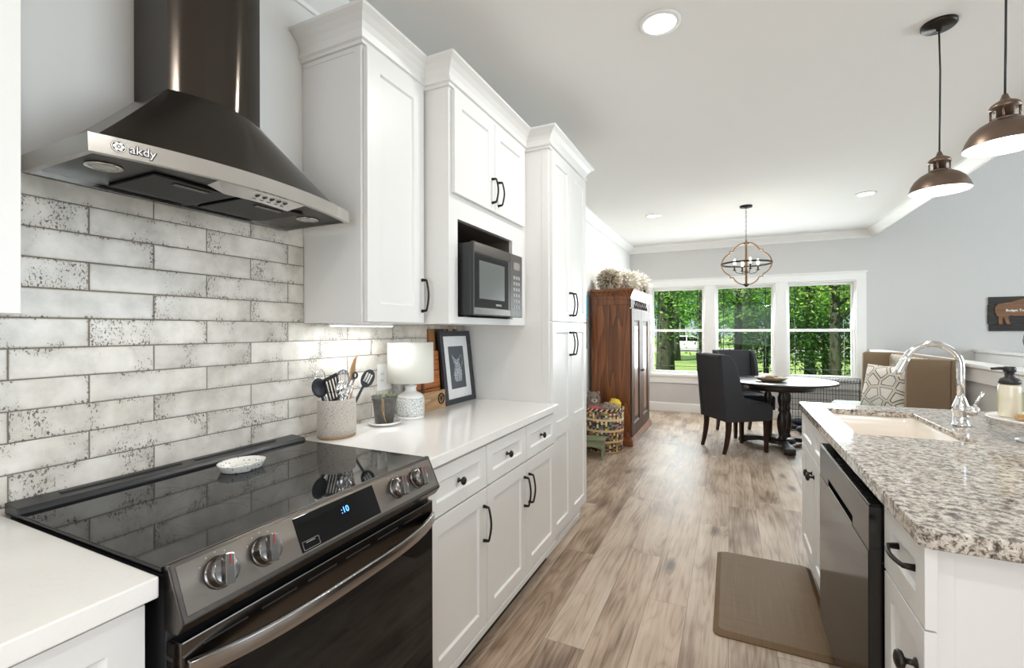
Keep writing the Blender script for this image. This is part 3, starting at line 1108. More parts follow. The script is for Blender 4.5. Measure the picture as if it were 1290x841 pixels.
text_mesh('clock_digits', ':10', 0.021, blue, cp, frame_mtx(onp(0.868, 0.042, 0.0026), (0, 1, 0), -pd), 0.0003)
dimm = simple('display_print', (0.32, 0.32, 0.33), 0.5)
m = MB()
for a in ((0.730, 0.775, 0.0685, 0.0692), (0.730, 0.775, 0.0865, 0.0872), (0.730, 0.7307, 0.0685, 0.0872), (0.7743, 0.775, 0.0685, 0.0872), (0.740, 0.764, 0.0715, 0.0730)):
    slab(m, *a, 0.0022, 0.0025)
m.build('print', dimm, cp)
redm = simple('red_mark', (0.33, 0.01, 0.012), 0.5)
for ky in (0.553, 0.645, 1.064, 1.158):
    m = MB()
    fm = frame_mtx(onp(ky, 0.049, 0.0012), (0, 1, 0), -pd)
    m.lathe([(0.030, 0), (0.030, 0.004), (0.027, 0.006), (0.0265, 0.020), (0.024, 0.025), (0, 0.0255)], (0, 0, 0), 30)
    b = len(m.v)
    bar = MB(); bar.box(-0.0085, 0.0085, -0.0265, 0.0265, 0.006, 0.036)
    m.add(bar.v, bar.f)
    m.xf(Matrix.Rotation(-0.25, 4, 'Z')); m.xf(fm)
    kn = m.build('knob', M['knob_steel'], cp, bevel=0.002)
    m = MB(); m.box(-0.001, 0.001, 0.006, 0.025, 0.0355, 0.0368); m.xf(Matrix.Rotation(-0.25, 4, 'Z')); m.xf(fm)
    m.build('pointer', redm, kn)
    m = MB()
    for k in range(5):
        a = 0.6 + k * 0.48
        bb = MB(); bb.box(-0.0012, 0.0012, -0.0012, 0.0012, 0, 0.0004)
        bb.xf(Matrix.Translation((0.038 * math.cos(a), 0.038 * math.sin(a), 0.0)))
        m.add(bb.v, bb.f)
    m.xf(fm)
    m.build('dial_mark', dimm, cp)
# oven door
m = MB(); m.box(-0.9045, -0.872, Y0 + 0.010, Y1 - 0.008, 0.155, 0.792)
od = m.build('oven_door', M['blacksteel'], r, bevel=0.003)
m = MB(); m.box(-0.8722, -0.8700, Y0 + 0.016, Y1 - 0.014, 0.165, 0.700)
m.build('oven_glass', M['blackglass'], od, bevel=0.001)
m = MB()
for k in range(6):
    yy = Y0 + 0.05 + k * 0.115
    m.box(-0.8735, -0.8712, yy, yy + 0.085, 0.768, 0.772)
m.build('vent_slot', M['dark'], od)
m = MB()
n_ = 25
outer = []
for i in range(n_):
    t = i / (n_ - 1)
    yy = Y0 + 0.018 + (Y1 - Y0 - 0.034) * t
    bow = 0.047 * (1 - (abs(2 * t - 1)) ** 3.2)
    xx = -0.868 + bow
    outer.append((xx, yy))
rings = []
for xx, yy in outer:
    rings.append([(xx, yy, 0.724), (xx + 0.009, yy, 0.726), (xx + 0.009, yy, 0.757), (xx, yy, 0.760), (xx - 0.006, yy, 0.742)])
m.loft(rings)
m.build('handle', M['handle_steel'], od, bevel=0.0015)
m = MB(); m.box(-0.9045, -0.880, Y0 + 0.010, Y1 - 0.008, 0.045, 0.148)
m.build('drawer', M['blacksteel'], r, bevel=0.003)
m = MB(); m.box(-0.9045, -0.886, Y0 + 0.004, Y0 + 0.0095, 0.30, 0.79)
for k in range(18):
    pass
sp_ = m.build('side_trim', M['blacksteel'], r)
m = MB()
for k in range(14):
    m.box(-0.9035, -0.8845, Y0 + 0.0030, Y0 + 0.0045, 0.50 + k * 0.02, 0.507 + k * 0.02)
m.build('vent_slot', M['dark'], sp_)

# ------------------------------------------------------------------ hood
HC = 0.868
hy0, hy1 = 0.500, 1.238
r = empty('range_hood', (WX, HC, 1.72), 'dark stainless chimney range hood over the cooktop', 'range hood')
def bowed(xc, xm, y0, y1, z, n=21, xw=WX + 0.0095):
    pts = [(xw, y0, z)]
    for i in range(n):
        t = i / (n - 1)
        y = y0 + (y1 - y0) * t
        x = xc + (xm - xc) * (1 - (2 * t - 1) ** 2)
        pts.append((x, y, z))
    pts.append((xw, y1, z))
    return pts
zb, zt = 1.722, 1.763
m = MB()
A = bowed(-1.222, -1.152, hy0, hy1, zb); Bp = bowed(-1.225, -1.155, hy0, hy1, zt)
Ai = bowed(-1.234, -1.165, hy0 + 0.012, hy1 - 0.012, zb, xw=WX + 0.0215); Bi = bowed(-1.234, -1.165, hy0 + 0.012, hy1 - 0.012, zb + 0.012, xw=WX + 0.0215)
n = len(A)
m.add(A + Bp + Ai + Bi, [(j, (j + 1) % n, n + (j + 1) % n, n + j) for j in range(n)] + [(2 * n + j, 2 * n + (j + 1) % n, (j + 1) % n, j) for j in range(n)]
      + [(3 * n + j, 3 * n + (j + 1) % n, 2 * n + (j + 1) % n, 2 * n + j) for j in range(n)] + [list(range(n, 2 * n))], 0)
band = m.build('rim_band', M['steel'], r)
m = MB()
m.add(Bi, [list(range(n))]); m.v = [p - Vector((0, 0, 0.0005)) for p in m.v]
under = m.build('underside', simple('hood_underside', (0.045, 0.042, 0.039), 0.32, 0.8), r)
fm_ = simple('filter_mesh', (0.012, 0.012, 0.012), 0.45, 0.4)
for y0, y1 in ((0.655, 0.865), (0.885, 1.095)):
    m = MB(); m.box(-1.50, -1.285, y0, y1, zb + 0.004, zb + 0.011)
    fl = m.build('filter', fm_, r, bevel=0.002)
    m = MB(); m.box(-1.325, -1.305, y0 + 0.06, y1 - 0.06, zb + 0.001, zb + 0.0045)
    m.build('filter_latch', M['blacksteel'], fl, bevel=0.0015)
for ly in (0.580, 1.165):
    m = MB(); m.lathe([(0.036, 0.0), (0.036, -0.004), (0.026, -0.005), (0.026, -0.002), (0, -0.002)], (-1.345, ly, zb + 0.0115), 28)
    lt = m.build('hood_lamp', M['steel'], r)
    m = MB(); m.lathe([(0.0255, 0.0), (0.0255, -0.0015), (0, -0.003)], (-1.345, ly, zb + 0.0085), 24)
    m.build('lens', simple('frosted_lens', (0.55, 0.55, 0.52), 0.3), lt)
# switch panel slanting under the front edge
m = MB()
q0, q1 = 0.745, 1.010
pz = lambda y: -1.225 + 0.07 * (1 - ((y - hy0) / (hy1 - hy0) * 2 - 1) ** 2)
pts_t = [(pz(q0) - 0.012, q0, zb + 0.001), (pz(0.88) - 0.010, 0.88, zb + 0.001), (pz(q1) - 0.012, q1, zb + 0.001)]
pts_b = [(pz(q0) - 0.045, q0 + 0.035, zb - 0.020), (pz(0.88) - 0.043, 0.88, zb - 0.020), (pz(q1) - 0.045, q1 - 0.035, zb - 0.020)]
pts_k = [(pz(q0) - 0.075, q0 + 0.01, zb + 0.001), (pz(0.88) - 0.075, 0.88, zb + 0.001), (pz(q1) - 0.075, q1 - 0.01, zb + 0.001)]
m.add(pts_t + pts_b + pts_k, [(0, 1, 4, 3), (1, 2, 5, 4), (3, 4, 7, 6), (4, 5, 8, 7), (0, 3, 6), (2, 5, 8), (0, 1, 7, 6), (1, 2, 8, 7)])
sw = m.build('switch_panel', simple('panel_silver', (0.62, 0.60, 0.57), 0.35, 0.55), r)
bt = simple('button_ink', (0.02, 0.02, 0.02), 0.5)
for k in range(5):
    yb = 0.853 + k * 0.0225
    top = Vector((pz(yb) - 0.0105, yb, zb + 0.001)); bot = Vector((pz(yb) - 0.0435, yb, zb - 0.020))
    fm = frame_mtx(top.lerp(bot, 0.45), (0.0, 1, 0), top - bot)
    m = MB(); m.lathe([(0.0042, 0), (0.0042, 0.0022), (0, 0.0026)], (0, 0, 0), 12); 
    bb = MB(); bb.box(0.003, 0.0075, -0.001, 0.0065, 0.0004, 0.0012); m.add(bb.v, bb.f)
    bb = MB(); bb.box(-0.006, 0.005, -0.0125, -0.0105, 0.0002, 0.0008); m.add(bb.v, bb.f)
    m.xf(fm); m.build('button', bt, sw)
# canopy
m = MB()
rings = []
NR = 12
for i in range(NR + 1):
    t = i / NR
    e = t ** 1.55                     # concave sweep up to the chimney
    y0 = hy0 + 0.018 + (0.7325 - hy0 - 0.018) * t
    y1 = hy1 - 0.018 + (1.0035 - hy1 + 0.018) * t
    xc = -1.245 + (-1.372 + 1.245) * t
    xm = -1.178 + (-1.330 + 1.178) * t
    rings.append(bowed(xc, xm, y0, y1, zt + (1.995 - zt) * (0.90 * t + 0.10 * e)))
m.loft(rings, smooth=True, cap0=False)
cn = m.build('canopy', M['steel_dark'], r)
md = cn.modifiers.new('edge', 'EDGE_SPLIT'); md.split_angle = math.radians(35)
m = MB()
m.loft([bowed(-1.372, -1.330, 0.7325, 1.0035, 1.994), bowed(-1.372, -1.330, 0.7325, 1.0035, CEIL - 0.001)])
ch = m.build('chimney', M['steel_dark'], r)
md = ch.modifiers.new('edge', 'EDGE_SPLIT'); md.split_angle = math.radians(35)
# maker's lettering on the rim band
tx0 = 0.5865
zc = (zb + zt) / 2
def bandx(y):
    t = (y - hy0) / (hy1 - hy0)
    return -1.2235 + 0.07 * (1 - (2 * t - 1) ** 2)
tdir = Vector((bandx(0.615) - bandx(0.555), 0.06, 0))
ink = simple('logo_dark', (0.03, 0.028, 0.026), 0.5); pale = simple('logo_pale', (0.86, 0.85, 0.82), 0.4)
fmx = frame_mtx((bandx(tx0) + 0.0008, tx0, zc + 0.000), tdir, (0, 0, 1))
text_mesh('logo_outline', 'akdy', 0.0255, ink, band, fmx @ Matrix.Translation((0.0004, -0.0008, 0)), 0.0002, 0.0017)  # dark printed outline around the pale letters
text_mesh('logo_lettering', 'akdy', 0.0255, pale, band, fmx @ Matrix.Translation((0, 0, 0.0007)), 0.0003)
fe = frame_mtx((bandx(0.5465) + 0.0008, 0.5465, zc + 0.001), tdir, (0, 0, 1))
m = MB(); m.lathe([(0.0135, 0), (0.0135, 0.0006), (0, 0.0006)], (0, 0, 0), 28); m.xf(fe); m.build('logo_disc', ink, band)
m = MB()
m.lathe([(0.0128, 0.0006), (0.0128, 0.0010), (0.0112, 0.0010), (0.0112, 0.0006)], (0, 0, 0), 28)
m.f = m.f[:-2]; m.mi = m.mi[:-2]; m.sm = m.sm[:-2]
for k in range(6):
    a = k * PI / 3
    m.lathe([(0.0036, 0.0006), (0.0036, 0.0011), (0, 0.0011)], (0.0068 * math.cos(a), 0.0068 * math.sin(a), 0), 10)
m.lathe([(0.0022, 0.0006), (0.0022, 0.0011), (0, 0.0011)], (0, 0, 0), 10)
m.xf(fe); m.build('logo_flower', pale, band)

# ------------------------------------------------------------------ microwave
r = empty('microwave', (-1.2, 2.04, 1.4025), 'black countertop microwave jutting out of the cabinet niche', 'microwave')
MX = -1.03
m = MB(); m.box(-1.45, MX - 0.02, 1.795, 2.315, 1.412, 1.738)
for yy in (1.83, 2.28):
    m.box(-1.12, -1.09, yy - 0.015, yy + 0.015, 1.4025, 1.412)
m.build('body', M['blackplastic'], r, bevel=0.004)
m = MB(); m.box(MX - 0.019, MX, 1.788, 2.165, 1.409, 1.741)
dr = m.build('door', M['blackplastic'], r, bevel=0.003)
for za_, zb2 in ((1.694, 1.738), (1.413, 1.444)):
    m = MB(); m.box(MX - 0.001, MX + 0.0015, 1.792, 2.163, za_, zb2)
    m.build('door_strip', M['blacksteel'], dr, bevel=0.001)
m = MB(); m.box(MX - 0.001, MX + 0.001, 1.794, 2.140, 1.446, 1.692)
m.build('door_glass', M['blackglass'], dr)
m = MB(); m.box(MX + 0.0005, MX + 0.0016, 1.835, 2.095, 1.486, 1.660)
m.build('door_window', simple('microwave_window', lin((92, 96, 94)), 0.18, var=0.08, scale=400), dr)
text_mesh('maker_name', 'SAMSUNG', 0.0135, simple('name_print', (0.6, 0.6, 0.6), 0.4), dr, frame_mtx((MX + 0.0016, 2.03, 1.462), (0, 1, 0), (0, 0, 1)), 0.0003)
m = MB(); m.box(MX - 0.019, MX, 2.168, 2.318, 1.409, 1.741)
pnl = m.build('control_panel', simple('microwave_panel', (0.040, 0.033, 0.028), 0.3), r, bevel=0.003)
m = MB(); m.box(MX, MX + 0.001, 2.205, 2.285, 1.66, 1.70)
m.build('display', simple('lcd_grey', (0.22, 0.21, 0.19), 0.25), pnl)
for i in range(6):
    for j in range(3):
        m = MB(); m.box(MX, MX + 0.0012, 2.202 + j * 0.030, 2.222 + j * 0.030, 1.455 + i * 0.031, 1.472 + i * 0.031)
        m.build('button', dimm, pnl)

# ------------------------------------------------------------------ things on the worktop
# glowing strip under the wall cabinet
r = empty('cabinet_light', (-1.40, 1.5, 1.355), 'slim lit strip light fixed under the single-door wall cabinet', 'light')
m = MB(); m.box(-1.43, -1.40, 1.34, 1.69, 1.360, 1.3695)
m.build('housing', M['trim'], r)
m = MB(); m.box(-1.427, -1.403, 1.345, 1.685, 1.357, 1.360)
m.build('diffuser', simple('strip_glow', (1, 1, 1), 0.5, emit=(0.92, 0.96, 1.0), estr=6.0), r)
lo = area_light('strip_lamp', (0, 0, 0), (0, 0, -1), 0.02, 0.34, 0.9, (0.92, 0.96, 1.0))
lo.parent = r; lo.location = (-0.015, 0.015, 0.0015); lo.rotation_euler = (0, 0, 0)

# utensil crock
CX, CY = -1.440, 1.390
ZT = 0.9142
r = empty('utensil_crock', (CX, CY, ZT), 'oval speckled stoneware crock full of kitchen utensils', 'crock')
m = MB()
m.lathe([(0.066, 0.0), (0.070, 0.003), (0.072, 0.012)], (CX, CY, ZT), 36, sx=0.92, sy=1.12)
m.build('foot_rim', simple('bare_clay', lin((150, 122, 92)), 0.8), r)
m = MB()
m.lathe([(0.0722, 0.0122), (0.073, 0.05), (0.0725, 0.11), (0.071, 0.150), (0.069, 0.153), (0.066, 0.150), (0.066, 0.03), (0, 0.03)], (CX, CY, ZT), 36, sx=0.92, sy=1.12)
m.build('vessel', M['stoneware'], r)
dk = simple('utensil_black', lin((38, 40, 48)), 0.45); ste = M['chrome']; tan = wood('utensil_wood', lin((120, 84, 52)), lin((190, 148, 104)), 0.6)
GR = 'utensils standing in the stoneware crock'
def utensil_spoon(name, label, p0, p1, rad, slotted, mat):
    """p0 foot in the crock, p1 centre of the bowl"""
    r = empty(name, p0, label, 'utensil', GR)
    p0 = Vector(p0); p1 = Vector(p1); d = (p1 - p0).normalized()
    m = MB(); m.tube([p0, p0.lerp(p1, 0.5), p1 - d * rad * 0.9], [0.006, 0.006, 0.0055], 8)
    m.build('handle', mat, r)
    m = MB()
    side = d.cross(Vector((0.9, -0.43, 0))).normalized(); nrm = side.cross(d).normalized()
    ring = []
    for layer, th in ((0, 0.003), (1, -0.003)):
        ring.append([])
    N = 22
    pts = []
    for i in range(N):
        a = 2 * PI * i / N
        pts.append((math.cos(a) * rad * 0.72, math.sin(a) * rad))
    for k, (sc_, dep) in enumerate(((1.0, 0.0), (0.6, 0.010), (0.0, 0.014))):
        pass
    def P(u, v, h): return p1 + side * u + d * v + nrm * h
    rings = [[P(u * s, v * s, h) for u, v in pts] for s, h in ((0.02, -0.010), (0.6, -0.006), (1.0, 0.004), (1.0, 0.007), (0.6, -0.002), (0.02, -0.006))]
    m.loft(rings)
    if slotted:
        hd = m.build('head', [mat], r)
        m = MB()
        for u in (-0.011, 0.0, 0.011):
            q = [P(u - 0.0025, -0.018, 0.0072), P(u + 0.0025, -0.018, 0.0072), P(u + 0.0025, 0.022, 0.0072), P(u - 0.0025, 0.022, 0.0072)]
            q2 = [p - nrm * 0.009 for p in q]
            m.add(q + q2, [(0, 1, 2, 3), (7, 6, 5, 4), (0, 1, 5, 4), (1, 2, 6, 5), (2, 3, 7, 6), (3, 0, 4, 7)])
        m.build('slot', simple('slot_light', lin((210, 208, 202)), 0.5), hd)
    else:
        m.build('head', mat, r)
    return r
zz = ZT + 0.033
utensil_spoon('cooking_spoon', 'solid dark silicone spoon leaning out of the crock towards the range', (CX, CY - 0.02, zz), (CX - 0.005, CY - 0.085, ZT + 0.205), 0.040, False, dk)
utensil_spoon('slotted_spoon', 'dark slotted silicone spoon leaning from crock towards the small plant pot', (CX + 0.01, CY + 0.02, zz), (CX + 0.035, CY + 0.135, ZT + 0.222), 0.040, True, dk)
# whisk
r = empty('whisk', (CX - 0.01, CY + 0.015, zz), 'wire balloon whisk upside down in the stoneware crock', 'whisk', GR)
wb = Vector((CX - 0.012, CY + 0.045, ZT + 0.155))
m = MB(); m.tube([(CX - 0.01, CY + 0.01, zz), wb], 0.006, 8); m.build('handle', ste, r)
m = MB()
for k in range(5):
    a = PI * k / 5
    pts = []
    for i in range(17):
        t = i / 16
        ph = PI * 2 * t
        rad = 0.030 * math.sin(PI * t) if False else 0
        u = math.sin(2 * PI * t) * 0.030 * math.sin(PI * t) ** 0.5 if 0 < t < 1 else 0
        h = (1 - math.cos(2 * PI * t)) * 0.055
        pts.append(wb + Vector((math.cos(a) * u, math.sin(a) * u, h)))
    m.tube(pts, 0.0013, 5, caps=False)
m.build('wires', simple('whisk_wire', lin((60, 72, 92)), 0.3, 0.6), r)
# skimmer ring (wire strainer)
r = empty('strainer', (CX - 0.02, CY - 0.02, zz), 'wire strainer hoop at the back of the stoneware crock', 'strainer', GR)
sc0 = Vector((CX - 0.045, CY - 0.045, ZT + 0.225))
m = MB(); m.tube([(CX - 0.012, CY - 0.02, zz), (CX - 0.03, CY - 0.035, ZT + 0.178)], 0.0035, 8); m.build('handle', ste, r)
m = MB(); m.tube([sc0 + Vector((-0.02 * math.cos(a), 0.046 * math.cos(a), 0.046 * math.sin(a))) for a in [2 * PI * i / 24 for i in range(24)]], 0.0022, 6, closed=True)
hp = m.build('hoop', ste, r)
m = MB()
for k in range(-3, 4):
    u = k * 0.012; hgt = math.sqrt(0.045 ** 2 - u * u)
    m.tube([sc0 + Vector((-0.43 * u, u, -hgt)), sc0 + Vector((-0.43 * u - 0.012, u, 0)), sc0 + Vector((-0.43 * u, u, hgt))], 0.0007, 4)
    m.tube([sc0 + Vector((0.43 * hgt, -hgt, u)), sc0 + Vector((-0.012, 0, u)), sc0 + Vector((-0.43 * hgt, hgt, u))], 0.0007, 4)
m.build('mesh', ste, hp)
# turner with slots
r = empty('turner', (CX + 0.01, CY - 0.01, zz), 'slotted steel turner with dark edge in the stoneware crock', 'turner', GR)
m = MB(); m.tube([(CX + 0.01, CY - 0.008, zz), (CX + 0.012, CY - 0.012, ZT + 0.158)], 0.005, 8); m.build('handle', dk, r)
m = MB()
for k in range(5):
    m.box(CX + 0.011, CX + 0.0135, CY - 0.050 + k * 0.0155, CY - 0.043 + k * 0.0155, ZT + 0.158, ZT + 0.25)
m.box(CX + 0.011, CX + 0.0135, CY - 0.050, CY + 0.019, ZT + 0.243, ZT + 0.258); m.box(CX + 0.011, CX + 0.0135, CY - 0.050, CY + 0.019, ZT + 0.150, ZT + 0.163)
m.xf(Matrix.Translation((CX, CY, ZT + 0.15)) @ Matrix.Rotation(0.3, 4, 'X') @ Matrix.Translation((-CX, -CY, -ZT - 0.15)))
m.build('blade', simple('turner_dark', lin((60, 58, 58)), 0.35, 0.7), r)
# ladle-like steel server
r = empty('pasta_server', (CX + 0.025, CY - 0.015, zz), 'shiny steel toothed server in the middle of the stoneware crock', 'server', GR)
m = MB(); m.tube([(CX + 0.02, CY - 0.01, zz), (CX + 0.036, CY - 0.016, ZT + 0.165)], 0.0048, 8); m.build('handle', ste, r)
m = MB(); b0 = Vector((CX + 0.040, CY - 0.018, ZT + 0.195))
m.ball(b0, 0.030, 14, 8, sx=0.45, sy=0.85, sz=1.05)
for k in range(6):
    a = k * 1.05
    m.tube([b0 + Vector((0.008, 0.02 * math.cos(a), 0.026 * math.sin(a))), b0 + Vector((0.026, 0.027 * math.cos(a), 0.034 * math.sin(a)))], [0.004, 0.002], 6)
m.build('head', ste, r)
# tongs
r = empty('tongs', (CX + 0.03, CY + 0.02, zz), 'steel tongs with dark grips leaning in the stoneware crock', 'tongs', GR)
for k, dy in enumerate((-0.010, 0.012)):
    m = MB(); m.tube([(CX + 0.02, CY + dy * 0.4 - 0.01, zz), (CX + 0.036, CY + 0.020 + dy, ZT + 0.17), (CX + 0.045, CY + 0.048 + dy * 0.4, ZT + 0.235)], [0.006, 0.0065, 0.005], 8, flat=0.5)
    m.build('arm', ste, r)
m = MB(); m.tube([Vector((CX + 0.047, CY + 0.052, ZT + 0.243)) + Vector((0.0, 0.012 * math.cos(a), 0.012 * math.sin(a))) for a in [2 * PI * i / 16 for i in range(16)]], 0.004, 8, closed=True)
m.build('hanging_ring', dk, r)
# wooden spatula
r = empty('wooden_spatula', (CX + 0.02, CY + 0.03, zz), 'tan wooden spatula with pointed blade standing tallest in the crock', 'spatula', GR)
m = MB(); m.tube([(CX + 0.02, CY + 0.03, zz), (CX + 0.030, CY + 0.052, ZT + 0.21)], 0.007, 8); m.build('handle', tan, r)
m = MB()
prof = [(-0.008, 0.205), (0.010, 0.205), (0.017, 0.245), (0.019, 0.285), (0.030, 0.325), (0.010, 0.308), (-0.006, 0.275), (-0.010, 0.24)]
m.prism([(CY + 0.052 + a, ZT + b) for a, b in prof], CX + 0.027, CX + 0.032, 'YZ')
m.build('blade', tan, r, bevel=0.001)

# saucer and plant pot
PX, PY = -1.418, 1.648
m = MB(); m.lathe([(0.040, 0.0), (0.044, 0.001), (0.066, 0.008), (0.076, 0.016), (0.0745, 0.018), (0.064, 0.0115), (0.042, 0.006), (0, 0.006)], (PX, PY, ZT), 36)
o = m.build('saucer', M['white_ceramic'])
tag(o, 'small white saucer under the dark plant pot', 'saucer')
r = empty('plant_pot', (PX, PY, ZT + 0.0062), 'small dark mottled plant pot standing on white saucer', 'plant pot')
m = MB(); z0 = ZT + 0.0064
m.lathe([(0.036, 0.0), (0.040, 0.003), (0.052, 0.105), (0.0555, 0.108), (0.0565, 0.126), (0.052, 0.126), (0.050, 0.112), (0, 0.112)], (PX, PY, z0), 30)
m.build('pot', simple('mottled_pot', lin((84, 80, 76)), 0.4, var=0.75, scale=42), r)
gl = simple('plant_green', lin((118, 134, 92)), 0.6)
m = MB()
for k in range(9):
    a = k * 2.4; rr = 0.012 + 0.003 * k
    p = Vector((PX + rr * math.cos(a), PY + rr * math.sin(a), z0 + 0.112))
    m.tube([p, p + Vector((0.010 * math.cos(a), 0.010 * math.sin(a), 0.012)), p + Vector((0.018 * math.cos(a), 0.018 * math.sin(a), 0.022 + 0.003 * (k % 3)))], [0.003, 0.0045, 0.001], 6)
m.build('succulent', gl, r)
m = MB()
m.tube([(PX + 0.034, PY - 0.046, z0 + 0.118), (PX + 0.040, PY - 0.050, z0 + 0.08), (PX + 0.036, PY - 0.042, z0 + 0.03), (PX + 0.042, PY - 0.036, z0 + 0.012)], 0.0016, 6)
m.tube([(PX + 0.03, PY - 0.05, z0 + 0.125), (PX + 0.034, PY - 0.054, z0 + 0.07), (PX + 0.044, PY - 0.040, z0 + 0.014)], 0.0014, 6)
m.build('trailing_stem', simple('dry_stem', lin((176, 150, 108)), 0.7), r)

# table lamp
LX, LY = -1.415, 1.835
r = empty('table_lamp', (LX, LY, ZT), 'white ceramic table lamp with drum shade on the quartz worktop', 'lamp')
m = MB(); m.lathe([(0.062, 0), (0.066, 0.003), (0.0665, 0.014)], (LX, LY, ZT), 36); m.build('foot', M['white_ceramic'], r)
m = MB(); m.lathe([(0.0665, 0.0142), (0.0672, 0.03), (0.0672, 0.088), (0.0655, 0.100)], (LX, LY, ZT), 36); m.build('base', M['crackle'], r)
m = MB(); m.lathe([(0.0655, 0.1002), (0.060, 0.112), (0.046, 0.122), (0.032, 0.128), (0.027, 0.134), (0.026, 0.146), (0.030, 0.152), (0.030, 0.158), (0.012, 0.162), (0.008, 0.19), (0.008, 0.23), (0, 0.23)], (LX, LY, ZT), 32)
m.build('neck', M['white_ceramic'], r)
m = MB(); m.lathe([(0.1125, 0.176), (0.1105, 0.368), (0.1085, 0.368), (0.1105, 0.176)], (LX, LY, ZT), 48)
m.f = m.f[:-2]; m.mi = m.mi[:-2]; m.sm = m.sm[:-2]
k_ = len(m.v)
n_ = 48
for j in range(n_):
    m.f.append([j, (j + 1) % n_, 3 * n_ + (j + 1) % n_, 3 * n_ + j]); m.mi.append(0); m.sm.append(True)
for a in (0, 2 * PI / 3, 4 * PI / 3):
    m.tube([(LX, LY, ZT + 0.228), (LX + 0.109 * math.cos(a), LY + 0.109 * math.sin(a), ZT + 0.300)], 0.0015, 5)
sh = m.build('lamp_shade', simple('linen_shade', lin((226, 224, 214)), 0.85, var=0.02, scale=300), r)

# framed print leaning on the wall
FY0, FY1 = 2.195, 2.525
FH = 0.425
tilt = math.atan2(0.050, FH)
def lean(yc, x_foot, z_foot, tl):
    """local x = along +Y, y = up the face, z = out of the face"""
    return frame_mtx((x_foot, yc, z_foot), (0, 1, 0), (-math.sin(tl), 0, math.cos(tl)))
fm = lean((FY0 + FY1) / 2, -1.440, ZT + 0.0005, tilt)
r = empty('picture_frame', (-1.452, (FY0 + FY1) / 2, ZT), 'dark framed print of a glass pitcher leaning by the pantry side', 'picture')
hw = (FY1 - FY0) / 2
fwid = 0.030
m = MB()
m.box(-hw, hw, 0, fwid, -0.022, 0); m.box(-hw, hw, FH - fwid, FH, -0.022, 0)
m.box(-hw, -hw + fwid, fwid, FH - fwid, -0.022, 0); m.box(hw - fwid, hw, fwid, FH - fwid, -0.022, 0)
m.xf(fm); m.build('frame', simple('frame_black', lin((48, 50, 56)), 0.4), r, bevel=0.002)
m = MB(); m.box(-hw + fwid, hw - fwid, fwid, FH - fwid, -0.016, -0.010); m.xf(fm); m.build('mount', simple('mount_card', lin((232, 232, 232)), 0.8), r)
m = MB(); m.box(-0.082, 0.082, 0.085, 0.335, -0.010, -0.0094); m.xf(fm); pr = m.build('print', simple('print_grey', lin((86, 90, 96)), 0.7, var=0.05), r)
pitcher = [(-0.030, 0.125), (0.034, 0.125), (0.040, 0.150), (0.044, 0.185), (0.034, 0.220), (0.024, 0.240), (0.026, 0.262), (0.016, 0.262), (0.002, 0.252), (-0.026, 0.262), (-0.052, 0.288), (-0.040, 0.250), (-0.026, 0.225), (-0.036, 0.195), (-0.044, 0.165), (-0.040, 0.140)]
m = MB(); m.prism(pitcher, -0.0093, -0.0088, 'XY')
hdl = [(0.024, 0.250), (0.036, 0.284), (0.050, 0.280), (0.056, 0.255), (0.050, 0.225), (0.038, 0.205)]
m.tube([(a, b, -0.0090) for a, b in hdl], 0.0045, 6, flat=0.15)
m.xf(fm); m.build('pitcher_image', mat_cells('etched_glass', lin((196, 202, 206)), lin((120, 126, 132)), 90, 0.16, 0.6), pr)

# boards and panels behind the frame and lamp
m = MB(); fm = lean(2.290, -1.492, ZT + 0.0005, 0.075)
m.box(-0.150, 0.150, 0, 0.436, -0.020, 0.0); m.xf(fm)
o = m.build('cutting_board', None or wood('striped_board', lin((78, 52, 30)), lin((186, 140, 92)), 0.5, 'Z', 3.0), bevel=0.002)
m2 = o
def mat_strip():
    mm, nt, bs = new_mat('end_grain_board')
    sp = nd(nt, 'ShaderNodeSeparateXYZ', {0: objco(nt)})
    k = math_(nt, 'FLOOR', math_(nt, 'DIVIDE', sp.outputs[1], 0.024))
    rnd = nd(nt, 'ShaderNodeTexWhiteNoise', {'W': k}, noise_dimensions='1D').outputs['Value']
    c = ramp(nt, rnd, [(0.0, lin((66, 42, 24))), (0.35, lin((150, 104, 58))), (0.7, lin((198, 158, 108)))], 'CONSTANT')
    setin(nt, bs, 'Base Color', c); setin(nt, bs, 'Roughness', 0.5)
    return mm
o.data.materials.clear(); o.data.materials.append(mat_strip())
tag(o, 'striped wooden board showing above the dark picture frame', 'cutting board')
r = empty('pallet_board', (-1.478, 2.09, ZT), 'orange-brown slatted wooden board standing behind the table lamp', 'wooden board')
fm = lean(2.062, -1.472, ZT + 0.0005, 0.07)
om = wood('amber_wood', lin((120, 62, 24)), lin((204, 124, 62)), 0.45, 'Y', 1.6)
for k, (a, b) in enumerate(((0.112, 0.205), (0.209, 0.262), (0.266, 0.312), (0.0, 0.108))):
    m = MB(); m.box(-0.13, 0.125, a, b, -0.018, 0); m.xf(fm); m.build('board', om, r, bevel=0.0015)
m = MB(); m.box(-0.05, -0.03, 0.001, 0.31, 0.0003, 0.006); m.xf(fm); m.build('batten', wood('dark_batten', lin((70, 40, 22)), lin((110, 66, 36)), 0.5), r, bevel=0.001)
r = empty('carved_block', (-1.44, 2.1, ZT), 'pale wooden sign block with a small dark wheel by the frame foot', 'wooden sign')
fm = lean(2.085, -1.440, ZT + 0.0005, 0.05)
m = MB(); m.box(-0.10, 0.098, 0, 0.098, -0.016, 0); m.xf(fm); m.build('block', wood('pale_block_wood', lin((150, 112, 72)), lin((206, 172, 126)), 0.6, 'Y', 2.0), r, bevel=0.002)
m = MB()
m.tube([(0.055 + 0.028 * math.cos(a), 0.052 + 0.028 * math.sin(a), 0.002) for a in [2 * PI * i / 24 for i in range(24)]], 0.0035, 6, closed=True)
